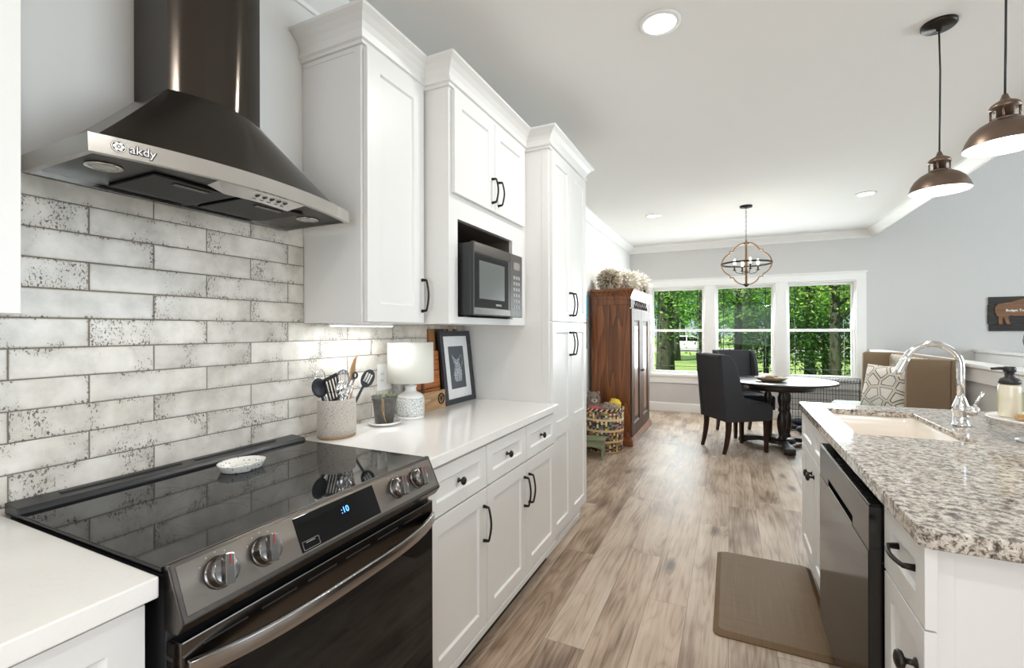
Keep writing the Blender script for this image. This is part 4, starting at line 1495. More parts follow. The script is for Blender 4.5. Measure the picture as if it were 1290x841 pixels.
for k in range(4):
    a = PI * k / 4
    m.tube([(0.055 - 0.026 * math.cos(a), 0.052 - 0.026 * math.sin(a), 0.002), (0.055 + 0.026 * math.cos(a), 0.052 + 0.026 * math.sin(a), 0.002)], 0.0018, 5)
m.xf(fm); m.build('wheel', M['ironblack'], r)

# outlet plate
r = empty('outlet_plate', (WX + 0.008, 1.785, 1.04), 'white electrical outlet plate on tile beside the lamp', 'outlet')
m = MB(); m.box(WX + 0.0082, WX + 0.014, 1.735, 1.832, 1.050, 1.178); m.build('plate', M['trim'], r, bevel=0.002)
for yy in (1.760, 1.808):
    m = MB(); m.box(WX + 0.0142, WX + 0.0165, yy - 0.016, yy + 0.016, 1.080, 1.148); sk = m.build('socket', M['trim'], r, bevel=0.001)
    m = MB()
    for zz_ in (1.099, 1.130):
        m.box(WX + 0.0163, WX + 0.0169, yy - 0.007, yy - 0.005, zz_ - 0.005, zz_ + 0.005); m.box(WX + 0.0163, WX + 0.0169, yy + 0.005, yy + 0.007, zz_ - 0.005, zz_ + 0.005)
    m.build('slot', M['dark'], sk)

# spoon rest on the cooktop
SX, SY = -1.335, 0.915
m = MB()
N = 40
def rest(s, z):
    out = []
    for i in range(N):
        a = 2 * PI * i / N
        rad = 1.0 - 0.18 * math.exp(-((a - PI * 0.05) / 0.35) ** 2)
        out.append((SX + 0.058 * s * rad * math.cos(a), SY + 0.066 * s * rad * math.sin(a), z))
    return out
m.loft([rest(0.80, 0.9245), rest(0.86, 0.9265), rest(1.0, 0.945), rest(1.02, 0.947), rest(0.97, 0.946), rest(0.76, 0.930), rest(0.72, 0.9285)])
o = m.build('spoon_rest', mat_cells('dotted_glaze', lin((238, 236, 230)), lin((238, 236, 230)), 60, 0.01, 0.2))
nt = o.data.materials[0].node_tree
bs = nt.nodes['Principled BSDF']
vo = nd(nt, 'ShaderNodeTexVoronoi', {'Vector': objco(nt), 'Scale': 95.0, 'Randomness': 0.4}, feature='F1')
setin(nt, bs, 'Base Color', mixc(nt, math_(nt, 'LESS_THAN', vo.outputs['Distance'], 0.22), lin((240, 238, 232)), lin((120, 112, 104))))
tag(o, 'white oval spoon rest with pierced rim on the black cooktop', 'spoon rest')

# ------------------------------------------------------------------ island
IX = 0.38       # door faces
m = MB()
sx0, sx1, sy0, sy1 = 0.470, 0.840, 2.315, 3.005
X0, X1, YA, YB = 0.367, 1.62, 1.264, 3.205
zt_, zb_ = 0.914, 0.872
def ring_o(z):
    c = 0.02
    return [(X0 + c, YA, z), (X1, YA, z), (X1, YB, z), (X0 + c, YB, z), (X0, YB - c, z), (X0, YA + c, z)]
def ring_i(z, e=0.0):
    z = max(z, 0.887)
    return [(sx0 - e, sy0 - e, z), (sx1 + e, sy0 - e, z), (sx1 + e, sy1 + e, z), (sx0 - e, sy1 + e, z)]
vs = ring_o(zt_) + ring_i(zt_) + ring_o(zb_) + ring_i(zb_)
top = [(0, 1, 7, 6), (1, 2, 8, 7)]
tf = [(0, 1, 7, 6), (1, 2, 8, 7), (2, 3, 9, 8), (3, 4, 5, 0, 6, 9)]
fs = list(tf) + [tuple(i + 10 for i in reversed(f)) for f in tf]
for j in range(6):
    fs.append((j, (j + 1) % 6, 10 + (j + 1) % 6, 10 + j))
for j in range(4):
    fs.append((6 + j, 6 + (j + 1) % 4, 16 + (j + 1) % 4, 16 + j))
m.add(vs, fs)
o = m.build('island_worktop', M['granite'], bevel=0.004, seg=3, origin=(0.99, 2.23, zb_))
tag(o, 'speckled grey granite island worktop with sink cut-out', 'worktop')
# sink
r = None
m = MB()
def rr_(e, z, rad=0.04, n=6):
    out = []
    for cx, cy, a0 in ((sx1 + e - rad, sy1 + e - rad, 0), (sx0 - e + rad, sy1 + e - rad, PI / 2), (sx0 - e + rad, sy0 - e + rad, PI), (sx1 + e - rad, sy0 - e + rad, 1.5 * PI)):
        for i in range(n + 1):
            a = a0 + PI / 2 * i / n
            out.append((cx + rad * math.cos(a), cy + rad * math.sin(a), z))
    return out
m.loft([rr_(0.03, 0.8862), rr_(0.004, 0.8862), rr_(-0.004, 0.80), rr_(-0.02, 0.690), rr_(-0.06, 0.672, 0.05)], cap0=False)
r = empty('kitchen_sink', ((sx0 + sx1) / 2, (sy0 + sy1) / 2, 0.672), 'white enamel undermount sink sunk in the granite island', 'sink')
m.build('basin', M['sink'], r, recalc=True)
m = MB(); m.lathe([(0.0, 0.0015), (0.028, 0.0015), (0.040, 0.004), (0.042, 0.001), (0.042, 0.0)], ((sx0 + sx1) / 2, (sy0 + sy1) / 2, 0.673), 24)
m.build('drain', M['steel'], r)

FX = IX + 0.02
m = MB(); m.box(1.285, 1.30, 1.320, 3.185, 0.0, 0.8713)
struct(m, 'wall_island', M['cab'])
r = empty('drawer_cabinet', (0.8, 1.44, 0.0), 'white island end cabinet with one pulled drawer above a knobbed door', 'cabinet')
m = MB()
m.box(FX, 1.28, 1.330, 1.580, 0.095, 0.8715); m.box(0.47, 1.28, 1.34, 1.58, 0.0, 0.094)
m.build('body', M['cab'], r)
m = MB(); m.box(FX + 0.005, FX + 0.040, 1.315, 1.3295, 0.0, 0.8713)
m.build('end_stile', M['cab'], r, bevel=0.0012)
m = MB(); m.box(FX + 0.0405, 1.28, 1.320, 1.3295, 0.0, 0.8713)
m.build('end_panel', M['cab'], r, bevel=0.0012)
m = MB(); shaker(m, IX, -1, 1.286, 1.576, 0.690, 0.868, fw=0.055, th=0.0225)
d = m.build('drawer', M['cab'], r, bevel=0.0015); pull_h(d, IX + 0.008, -1, 0.785, 1.372, 1.492)
m = MB(); shaker(m, IX, -1, 1.290, 1.576, 0.110, 0.684, fw=0.055, th=0.0225)
d = m.build('door', M['cab'], r, bevel=0.0015); knob(d, IX, -1, 1.335, 0.585, k=1.35)
r = empty('sink_cabinet', (0.8, 2.78, 0.0), 'white island sink cabinet with paired knobbed doors beyond the dishwasher', 'cabinet')
m = MB()
m.box(FX, FX + 0.03, 2.372, 3.182, 0.095, 0.8715)
m.box(FX + 0.03, 1.28, 3.150, 3.182, 0.095, 0.8715); m.box(FX + 0.03, 1.28, 2.372, 2.39, 0.095, 0.8715)
m.box(0.47, 1.28, 2.372, 3.16, 0.0, 0.094)
m.build('body', M['cab'], r)
for y0, y1, ky in ((2.376, 2.772, 2.738), (2.776, 3.176, 2.808)):
    m = MB(); shaker(m, IX, -1, y0, y1, 0.690, 0.860, fw=0.05)
    m.build('false_drawer', M['cab'], r, bevel=0.0015)
    m = MB(); shaker(m, IX, -1, y0, y1, 0.110, 0.684, fw=0.058)
    d = m.build('door', M['cab'], r, bevel=0.0015); knob(d, IX, -1, ky, 0.60, k=1.25)
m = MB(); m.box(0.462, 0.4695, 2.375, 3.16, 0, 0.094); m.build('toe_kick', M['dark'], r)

# dishwasher
r = empty('dishwasher', (0.6, 1.975, 0.0), 'black stainless dishwasher with pocket handle under the island granite', 'dishwasher')
DX = 0.349
m = MB(); m.box(FX + 0.005, 0.95, 1.59, 2.362, 0.0955, 0.866)
m.build('tub', M['blackplastic'], r)
m = MB()
dy0, dy1 = 1.592, 2.364
m.box(DX, FX + 0.003, dy0, dy1, 0.105, 0.722)
m.box(DX, FX + 0.003, dy0, dy1, 0.752, 0.846)
m.box(DX, FX + 0.003, dy0, 1.78, 0.722, 0.752); m.box(DX, FX + 0.003, 2.18, dy1, 0.722, 0.752)
m.box(DX + 0.03, FX + 0.003, 1.78, 2.18, 0.722, 0.752)
dd = m.build('door', stainless('dishwasher_steel', (0.060, 0.058, 0.056), 0.2), r)
m = MB(); m.box(DX - 0.0015, DX, dy0 + 0.002, dy1 - 0.002, 0.106, 0.720); m.build('front_skin', stainless('dishwasher_skin', (0.034, 0.034, 0.035), 0.13, 'Y'), dd)
m = MB(); m.box(DX - 0.0015, DX + 0.004, 1.784, 2.176, 0.7205, 0.727); m.build('handle_lip', M['handle_steel'], dd, bevel=0.001)
m = MB(); m.box(DX + 0.002, FX + 0.003, dy0 + 0.002, dy1 - 0.002, 0.8462, 0.853); m.build('control_strip', M['blackglass'], dd)
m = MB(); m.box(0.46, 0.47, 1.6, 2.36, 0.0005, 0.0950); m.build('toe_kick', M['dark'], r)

# faucet
FXX, FYY = 0.922, 2.69
r = empty('kitchen_faucet', (FXX, FYY, 0.9145), 'tall chrome gooseneck faucet with side lever behind the sink', 'faucet')
m = MB(); z0 = 0.9145
m.lathe([(0.031, 0), (0.031, 0.006), (0.027, 0.009), (0.0265, 0.055), (0.030, 0.062), (0.030, 0.082), (0.024, 0.100), (0.0165, 0.122), (0.015, 0.13), (0, 0.13)], (FXX, FYY, z0), 28)
m.build('base', M['chrome'], r)
m = MB()
pts = [(FXX, FYY, z0 + 0.12), (FXX, FYY, z0 + 0.20), (FXX, FYY, z0 + 0.245)]
rad = 0.098
for i in range(1, 15):
    a = PI * 0.90 * i / 14
    pts.append((FXX - rad + rad * math.cos(a), FYY, z0 + 0.262 + rad * math.sin(a)))
m.tube(pts, 0.0142, 16)
m.build('spout', M['chrome'], r)
e = Vector(pts[-1]); dv = (Vector(pts[-1]) - Vector(pts[-2])).normalized()
m = MB(); m.tube([e - dv * 0.005, e + dv * 0.01, e + dv * 0.06, e + dv * 0.085, e + dv * 0.088], [0.0155, 0.0165, 0.018, 0.0185, 0.015], 18)
m.build('spray_head', M['chrome'], r)
m = MB()
m.tube([(FXX, FYY, z0 + 0.070), (FXX + 0.030, FYY - 0.022, z0 + 0.070), (FXX + 0.046, FYY - 0.034, z0 + 0.070), (FXX + 0.049, FYY - 0.036, z0 + 0.070)], [0.022, 0.022, 0.020, 0.012], 18)
m.tube([(FXX + 0.034, FYY - 0.026, z0 + 0.085), (FXX + 0.043, FYY - 0.030, z0 + 0.115), (FXX + 0.058, FYY - 0.036, z0 + 0.152)], [0.0055, 0.0045, 0.006], 12)
m.build('lever', M['chrome'], r)

# cake stand with soap and brush
KX, KY = 1.075, 2.415
r = empty('cake_stand', (KX, KY, 0.9145), 'white round pedestal cake stand holding soap beside the faucet', 'cake stand')
m = MB(); m.lathe([(0.0, 0.0), (0.085, 0.0), (0.086, 0.004), (0.06, 0.010), (0.024, 0.02), (0.018, 0.05), (0.026, 0.074), (0, 0.074)], (KX, KY, 0.9145), 36); m.build('foot', M['white_ceramic'], r)
m = MB(); m.lathe([(0, 0.0742), (0.10, 0.0742), (0.160, 0.079), (0.168, 0.087), (0.165, 0.089), (0.155, 0.084), (0, 0.084)], (KX, KY, 0.9145), 48); m.build('plate', M['white_ceramic'], r)
BXs, BYs = 0.985, 2.455
zs = 0.9145 + 0.0845
r = empty('soap_bottle', (BXs, BYs, zs), 'clear foaming soap bottle with black pump on white cake stand', 'soap bottle')
m = MB(); m.lathe([(0, 0.0), (0.030, 0.0), (0.033, 0.004), (0.033, 0.112), (0.031, 0.122), (0.026, 0.126), (0, 0.126)], (BXs, BYs, zs), 32)
m.build('bottle', simple('soap_liquid', lin((224, 216, 196)), 0.12, var=0.02, spec=0.6), r)
for a0_ in (math.radians(-190), math.radians(-34)):
    m = MB()
    col_ = []
    for zq in (0.018, 0.092):
        for i in range(9):
            a = a0_ + (i - 4) * 0.045
            col_.append((BXs + 0.0334 * math.cos(a), BYs + 0.0334 * math.sin(a), zs + zq))
    m.add(col_, [(i, i + 1, i + 10, i + 9) for i in range(8)], 0, True)
    m.build('label_strip', simple('label_green', lin((176, 184, 70)), 0.5), r, recalc=False)
m = MB(); m.lathe([(0.027, 0.1262), (0.032, 0.130), (0.032, 0.143), (0.024, 0.150), (0.015, 0.154), (0.014, 0.172), (0.0185, 0.174), (0.0185, 0.192), (0.016, 0.195), (0, 0.195)], (BXs, BYs, zs), 28)
m.tube([(BXs, BYs, zs + 0.186), (BXs - 0.030, BYs - 0.008, zs + 0.188), (BXs - 0.058, BYs - 0.014, zs + 0.186)], [0.007, 0.006, 0.005], 10)
m.build('pump', M['blackplastic'], r)
r = empty('scrub_brush', (1.06, 2.365, zs), 'small wooden dish brush block lying on the white cake stand', 'brush')
m = MB(); m.box(0.968, 1.09, 2.345, 2.388, zs + 0.0003, zs + 0.022); m.build('handle', wood('brush_wood', lin((150, 110, 66)), lin((206, 166, 112)), 0.5, 'X', 2.0), r, bevel=0.006)
m = MB(); m.ball((1.045, 2.368, zs + 0.0455), 0.034, 18, 10, sy=0.7, sz=0.68); m.build('head', simple('olive_pad', lin((120, 112, 76)), 0.8, var=0.3, scale=60, bmp=0.5), r)

# anti-fatigue mat
m = MB()
def mring(e, z):
    x0, x1, y0, y1 = -0.072 + e, 0.402 - e, 2.215 + e, 3.055 - e
    out = []
    for cx, cy, a0 in ((x1 - 0.03, y1 - 0.03, 0), (x0 + 0.03, y1 - 0.03, PI / 2), (x0 + 0.03, y0 + 0.03, PI), (x1 - 0.03, y0 + 0.03, 1.5 * PI)):
        for i in range(6):
            a = a0 + PI / 2 * i / 5
            out.append((cx + 0.03 * math.cos(a), cy + 0.03 * math.sin(a), z))
    return out
m.loft([mring(0, 0.0005), mring(0, 0.006), mring(0.022, 0.019), mring(0.026, 0.0195)], smooth=False)
o = m.build('kitchen_mat', M['mat'])
tag(o, 'brown cushioned standing mat on floor beside the dishwasher', 'mat')

# ------------------------------------------------------------------ ceiling fixtures
def downlight(x, y, label, watts, rad=0.093):
    r = empty('downlight', (x, y, CEIL - 0.006), label, 'ceiling light', 'recessed ceiling downlights')
    m = MB(); m.lathe([(rad, 0.0), (rad, -0.005), (rad * 0.78, -0.009), (rad * 0.76, -0.003), (rad * 0.76, 0.0)], (x, y, CEIL - 0.0005), 40)
    m.build('trim_ring', M['trim'], r)
    m = MB(); m.lathe([(0, -0.004), (rad * 0.755, -0.004), (rad * 0.755, -0.002), (0, -0.002)], (x, y, CEIL - 0.0005), 32)
    m.build('lens', M['glow'], r)
    l = area_light('downlight_lamp', (0, 0, 0), (0, 0, -1), rad * 1.4, rad * 1.4, watts, (1.0, 0.98, 0.95), shape='DISK')
    l.parent = r; l.location = (0, 0, -0.006); l.rotation_euler = (0, 0, 0)
    return r
downlight(-0.286, 2.20, 'big round recessed downlight over the aisle between range and island', DOWNLIGHT_W)
downlight(-0.848, 5.88, 'small recessed downlight in ceiling before the wardrobe crown', DINING_DOWNLIGHT_W)
downlight(1.276, 5.88, 'small recessed downlight in ceiling between chandelier and bronze pendants', DINING_DOWNLIGHT_W)
downlight(0.20, -0.10, 'recessed downlight over the aisle in front of the range, above the camera', DOWNLIGHT_W)
downlight(-0.286, -1.9, 'recessed downlight over the aisle behind the camera', DOWNLIGHT_W)
downlight(1.3, -1.2, 'recessed downlight behind the camera beside the living room opening', DOWNLIGHT_W)

def pendant(x, y, zrim, label):
    r = empty('pendant_lamp', (x, y, zrim), label, 'pendant lamp', 'bronze pendants over the island')
    m = MB(); m.lathe([(0.066, 0.0), (0.066, -0.012), (0.058, -0.020), (0.012, -0.022), (0.010, -0.036), (0, -0.036)], (x, y, CEIL - 0.0005), 36)
    m.build('canopy', M['bronze'], r)
    m = MB(); m.tube([(x, y, CEIL - 0.03), (x + 0.004, y, zrim + 0.55), (x + 0.002, y, zrim + 0.35), (x, y, zrim + 0.172)], 0.0036, 8)
    m.build('cord', M['blackplastic'], r)
    m = MB(); m.lathe([(0.0, 0.180), (0.007, 0.180), (0.010, 0.170), (0.014, 0.160), (0.022, 0.155), (0.036, 0.146), (0.041, 0.138), (0.041, 0.130), (0.024, 0.127), (0.022, 0.090), (0, 0.090)], (x, y, zrim), 30)
    m.build('socket_cap', M['copper'], r)
    m = MB()
    for k in range(4):
        a = PI / 4 + k * PI / 2 + 0.3
        m.tube([(x + 0.036 * math.cos(a), y + 0.036 * math.sin(a), zrim + 0.132), (x + 0.036 * math.cos(a), y + 0.036 * math.sin(a), zrim + 0.088)], 0.0035, 8)
    m.lathe([(0.040, 0.086), (0.042, 0.090), (0.038, 0.094), (0.030, 0.094)], (x, y, zrim), 30)
    m.build('cage', M['copper'], r)
    m = MB()
    pr_ = [(0.111, 0.0), (0.1098, 0.006), (0.103, 0.028), (0.090, 0.052), (0.070, 0.072), (0.048, 0.085), (0.034, 0.090)]
    inn = [(a - 0.0022, b - 0.002) for a, b in reversed(pr_)]
    m.lathe(pr_, (x, y, zrim), 48); m.f = m.f[:-2]; m.mi = m.mi[:-2]; m.sm = m.sm[:-2]
    sh = m.build('lamp_shade', M['copper'], r, recalc=False)
    m = MB(); m.lathe([(0.111, 0.0)] + [(a - 0.002, b - 0.0015) for a, b in pr_], (x, y, zrim), 48); m.f = m.f[:-2]; m.mi = m.mi[:-2]; m.sm = m.sm[:-2]
    m.build('shade_lining', M['shadein'], sh, recalc=False)
    m = MB(); m.ball((x, y, zrim + 0.032), 0.034, 20, 12); m.build('bulb', simple('pendant_bulb', (1, 1, 1), 0.4, emit=(1.0, 0.95, 0.86), estr=16.0), r)
    d = bpy.data.lights.new('pendant_light', 'POINT'); d.energy = PENDANT_W; d.color = (1.0, 0.93, 0.82); d.shadow_soft_size = 0.03
    l = bpy.data.objects.new('pendant_light', d); COL.objects.link(l); l.parent = r; l.location = (0, 0, -0.008)
    return r
pendant(0.874, 2.76, 1.976, 'bronze dome pendant hanging from round canopy nearer the dining windows')
pendant(0.874, 2.20, 1.982, 'bronze dome pendant hanging nearer the granite corner, cut by picture edge')

# chandelier
HX, HY, HZ = 0.170, 5.88, 2.088
r = empty('chandelier', (HX, HY, 1.77), 'quatrefoil wood and iron cage chandelier with candle bulbs over dining table', 'chandelier')
m = MB(); m.lathe([(0.0, -0.03), (0.012, -0.03), (0.02, -0.024), (0.064, -0.018), (0.066, 0.0)], (HX, HY, CEIL - 0.0005), 30); m.build('canopy', M['ironblack'], r)
m = MB()
zc0, zc1 = CEIL - 0.028, HZ + 0.255
nl = 14
for k in range(nl):
    za = zc0 + (zc1 - zc0) * (k + 0.5) / nl
    hl = (zc0 - zc1) / nl * 0.68
    pts = []
    for i in range(12):
        a = 2 * PI * i / 12
        u = 0.007 * math.cos(a); v_ = hl * math.sin(a)
        pts.append((HX + (u if k % 2 else 0), HY + (0 if k % 2 else u), za + v_))
    m.tube(pts, 0.002, 5, closed=True)
m.build('chain', M['ironblack'], r)
half = [(0.012, 0.238), (0.040, 0.234), (0.070, 0.222), (0.098, 0.202), (0.118, 0.178), (0.130, 0.152), (0.166, 0.150), (0.168, 0.124), (0.200, 0.105), (0.226, 0.080), (0.246, 0.045), (0.257, 0.0)]
prof = half + [(a, -b) for a, b in reversed(half[:-1])]
for kk, ang in enumerate((-0.03, -0.03 + PI / 2)):
    for sgn in (1, -1):
        m = MB()
        rings = []
        for i, (a, b) in enumerate(prof):
            p0 = Vector((a, b)); q0_ = Vector(prof[max(0, i - 1)]); q1_ = Vector(prof[min(len(prof) - 1, i + 1)])
            t = (q1_ - q0_).normalized(); nn = Vector((-t.y, t.x))
            cs, sn = math.cos(ang), math.sin(ang)
            ring = []
            for du, dw in ((-0.0065, -0.011), (0.0065, -0.011), (0.0065, 0.011), (-0.0065, 0.011)):
                u = (a + nn.x * du) * sgn; v_ = b + nn.y * du
                ring.append((HX + u * cs - dw * sn, HY + u * sn + dw * cs, HZ + v_))
            rings.append(ring)
        m.loft(rings, smooth=False)
        m.build('cage_strip', M['gilt'], r)
m = MB(); 
rings = []
for i in range(48):
    a = 2 * PI * i / 48
    rings.append([(HX + q * math.cos(a), HY + q * math.sin(a), HZ + z_) for q, z_ in ((0.256, -0.010), (0.264, -0.010), (0.264, 0.010), (0.256, 0.010))])
rings.append(rings[0])
m.loft(rings, smooth=False, cap0=False, cap1=False); m.build('hoop', M['ironblack'], r)
m = MB(); m.tube([(HX, HY, HZ + 0.25), (HX, HY, HZ - 0.235)], 0.007, 10)
m.lathe([(0.0, -0.262), (0.012, -0.258), (0.030, -0.240), (0.034, -0.228), (0.0, -0.222)], (HX, HY, HZ), 20)
m.lathe([(0.0, 0.265), (0.006, 0.265), (0.008, 0.250), (0.026, 0.236), (0.03, 0.226), (0, 0.226)], (HX, HY, HZ), 20)
m.lathe([(0.0, -0.115), (0.014, -0.11), (0.018, -0.09), (0.012, -0.07), (0, -0.065)], (HX, HY, HZ), 16)
m.build('stem', M['ironblack'], r)
for k in range(4):
    a = 0.30 + k * PI / 2
    cx, cy = HX + 0.125 * math.cos(a), HY + 0.125 * math.sin(a)
    m = MB(); m.tube([(HX + 0.012 * math.cos(a), HY + 0.012 * math.sin(a), HZ - 0.09), (HX + 0.05 * math.cos(a), HY + 0.05 * math.sin(a), HZ - 0.112), (HX + 0.10 * math.cos(a), HY + 0.10 * math.sin(a), HZ - 0.102), (cx, cy, HZ - 0.075)], 0.0042, 8)
    m.lathe([(0, -0.076), (0.020, -0.074), (0.022, -0.068), (0.010, -0.066), (0.0095, -0.012), (0, -0.012)], (cx, cy, HZ), 16)
    ar = m.build('candle_arm', M['ironblack'], r)
    m = MB(); m.lathe([(0, -0.012), (0.008, -0.010), (0.014, 0.012), (0.011, 0.034), (0.004, 0.054), (0, 0.060)], (cx, cy, HZ), 16); m.build('bulb', M['warmglow'], ar)
d = bpy.data.lights.new('chandelier_light', 'POINT'); d.energy = 4; d.color = (1.0, 0.9, 0.75); d.shadow_soft_size = 0.12
l = bpy.data.objects.new('chandelier_light', d); COL.objects.link(l); l.parent = r; l.location = (0, 0, HZ - 1.77 + 0.02)

# ------------------------------------------------------------------ dining end
# armoire
AX0, AX1, AY0, AY1 = -1.50, -1.035, 5.42, 6.72
r = empty('armoire', ((AX0 + AX1) / 2, (AY0 + AY1) / 2, 0.0), 'tall antique brown wooden armoire with carved frieze against the dining wall', 'armoire')
m = MB(); m.box(AX0, AX1 - 0.012, AY0, AY1, 0.09, 1.70)
m.box(AX0, AX0 + 0.075, AY0 - 0.010, AY0, 0.09, 1.635); m.box(AX1 - 0.09, AX1 - 0.012, AY0 - 0.010, AY0, 0.09, 1.635); m.box(AX0 + 0.0755, AX1 - 0.0905, AY0 - 0.009, AY0, 0.09, 0.2); m.box(AX0, AX1 - 0.012, AY0 - 0.010, AY0, 1.6355, 1.70)
m.build('body', M['armoire'], r, bevel=0.003)
m = MB(); m.sweep([(AX0 - 0.005, AY0 - 0.01), (AX1, AY0 - 0.01), (AX1, AY1), (AX0 - 0.005, AY1)], [(0, 0.0), (0.028, 0.0), (0.028, 0.06), (0.012, 0.088), (0, 0.09)], 1)
m.box(AX0, AX1, AY0 - 0.0095, AY1 - 0.001, 0.001, 0.0895)
m.build('plinth', M['armoire'], r)
m = MB(); m.box(AX0, AX1 + 0.002, AY0 - 0.012, AY1 + 0.001, 1.701, 1.755)
m.sweep([(AX0 - 0.003, AY0 - 0.012), (AX1 + 0.002, AY0 - 0.012), (AX1 + 0.002, AY1), (AX0 - 0.003, AY1)], [(0, 1.735), (0.006, 1.735), (0.012, 1.752), (0.030, 1.785), (0.038, 1.795), (0.038, 1.820), (0, 1.820)], 1)
m.box(AX0, AX1 + 0.002, AY0 - 0.010, AY1, 1.755, 1.8195)
m.build('cornice', M['armoire'], r)
m = MB(); m.box(AX1 - 0.0118, AX1 + 0.003, AY0 - 0.008, AY1, 1.60, 1.7005); fz = m.build('frieze', M['armoire_front'], r, bevel=0.002)
m = MB()
random.seed(3)
for k in range(13):
    yy = AY0 + 0.22 + k * 0.07
    zc_ = 1.65 + (0.012 if k % 2 else -0.012)
    m.tube([(AX1 + 0.004, yy - 0.03, zc_), (AX1 + 0.010, yy, zc_ + (0.026 if k % 2 else -0.026)), (AX1 + 0.004, yy + 0.035, zc_)], [0.004, 0.012, 0.004], 8)
    m.ball((AX1 + 0.006, yy, zc_), 0.015, 10, 6, sx=0.5)
m.build('carving', M['ironblack'], fz)
for y0, y1, hy in ((AY0 + 0.02, (AY0 + AY1) / 2 - 0.004, (AY0 + AY1) / 2 - 0.035), ((AY0 + AY1) / 2 + 0.004, AY1 - 0.02, (AY0 + AY1) / 2 + 0.035)):
    m = MB(); shaker(m, AX1 + 0.008, 1, y0, y1, 0.10, 1.592, th=0.0195, fw=0.13, rec=0.014, ch=0.02)
    d = m.build('door', M['armoire_front'], r, bevel=0.002)
    m = MB(); m.box(AX1 - 0.0055, AX1 - 0.001, y0 + 0.20, y1 - 0.20, 0.30, 1.39); m.build('panel', M['armoire'], d, bevel=0.0015)
    knob(d, AX1 + 0.008, 1, hy, 0.83)
# things on top
def shaggy(name, label, c, rad, n, mats, seed, spike=0.05, sx=1.0, sy=1.0, sz=1.0):
    rnd = random.Random(seed)
    m = MB(); m.ball(c, rad * 0.8, 20, 14, sx=sx, sy=sy, sz=sz)
    for k in range(n):
        z = rnd.uniform(-0.95, 1.0); a = rnd.uniform(0, 2 * PI); q = math.sqrt(1 - z * z)
        d = Vector((q * math.cos(a) * sx, q * math.sin(a) * sy, z * sz))
        p = Vector(c) + d * rad * 0.76
        e = p + d * (spike + rnd.random() * spike * 0.6) + Vector((rnd.uniform(-1, 1), rnd.uniform(-1, 1), rnd.uniform(-1, 0.6))) * spike * 0.4
        if e.z < 1.822: e.z = 1.822
        m.tube([p, p.lerp(e, 0.55) + Vector((0, 0, 0.004)), e], [0.0065, 0.006, 0.002], 5, mi=rnd.randrange(len(mats)))
    lo_ = min(p.z for p in m.v)
    m.v = [Vector((p.x, p.y, p.z + 1.8205 - lo_)) for p in m.v]
    o = m.build(name, mats)
    tag(o, label, 'decoration')
    return o
tw = simple('twine_brown', lin((150, 132, 104)), 0.9, var=0.2); tw2 = simple('twine_pale', lin((214, 206, 190)), 0.9, var=0.1); cw = simple('coral_white', lin((232, 228, 218)), 0.7, var=0.05)
shaggy('twig_ball', 'shaggy brownish twig ball on armoire top beside the wall', (-1.34, 5.66, 1.95), 0.125, 950, [tw, tw2, tw2], 1, 0.045)
shaggy('coral_branch', 'white branching coral on the armoire behind the twig ball', (-1.19, 5.98, 1.95), 0.12, 520, [cw, tw2], 2, 0.06, sy=1.0)
shaggy('coral_branch', 'pale spiky coral on the armoire at the front edge near the window', (-1.13, 6.34, 1.95), 0.13, 560, [cw, cw, tw2], 5, 0.06)
m = MB()
for k in range(5):
    m.ball((-1.03 - 0.01 * (k % 2), 6.30 + k * 0.045, 1.8205 + 0.026), 0.026, 12, 8)
    m.tube([(-1.03, 6.30 + k * 0.045, 1.845), (-1.035, 6.33 + k * 0.045, 1.872)], [0.012, 0.004], 6)
o = m.build('metal_garland', M['ironblack']); tag(o, 'dark curled metal ornament on the armoire cornice before the coral', 'ornament')

# wall hanging on the dining wall (seen nearly edge-on)
r = empty('wall_art', (WX, 5.15, 1.10), 'narrow blue and dark art piece on wall between pantry and armoire', 'wall art')
m = MB(); m.box(WX + 0.001, WX + 0.022, 5.02, 5.335, 1.49, 1.75); m.build('canvas', simple('sky_blue_canvas', lin((70, 168, 206)), 0.6, var=0.15, scale=12), r, bevel=0.003)
m = MB(); m.box(WX + 0.001, WX + 0.020, 5.04, 5.32, 1.12, 1.485)
m.build('lower_panel', simple('dark_mixed_panel', lin((74, 62, 60)), 0.6, var=0.6, scale=16), r, bevel=0.003)

# woven basket and what is in it
BCX, BCY = -1.285, 5.135
r = empty('woven_basket', (BCX, BCY, 0.0), 'tall round woven basket in mixed colours at the armoire foot', 'basket')
m = MB(); m.lathe([(0, 0.0), (0.195, 0.0), (0.205, 0.01), (0.220, 0.24), (0.222, 0.465), (0.210, 0.465), (0.204, 0.22), (0.19, 0.03), (0, 0.03)], (BCX, BCY, 0.0005), 44)
m.build('body', M['basket'], r)
m = MB()
for i in range(48):
    a = 2 * PI * i / 48
    p = Vector((BCX + 0.217 * math.cos(a), BCY + 0.217 * math.sin(a), 0.470))
    t = Vector((-math.sin(a), math.cos(a), 0))
    m.tube([p - t * 0.018 - Vector((0, 0, 0.012)), p, p + t * 0.018 + Vector((0, 0, 0.012))], [0.007, 0.0095, 0.007], 6, mi=i % 2)
m.build('rim', [simple('rim_dark', lin((52, 44, 38)), 0.8), simple('rim_cream', lin((212, 190, 150)), 0.8)], r)
GB = 'toys and cloths heaped in the woven basket'
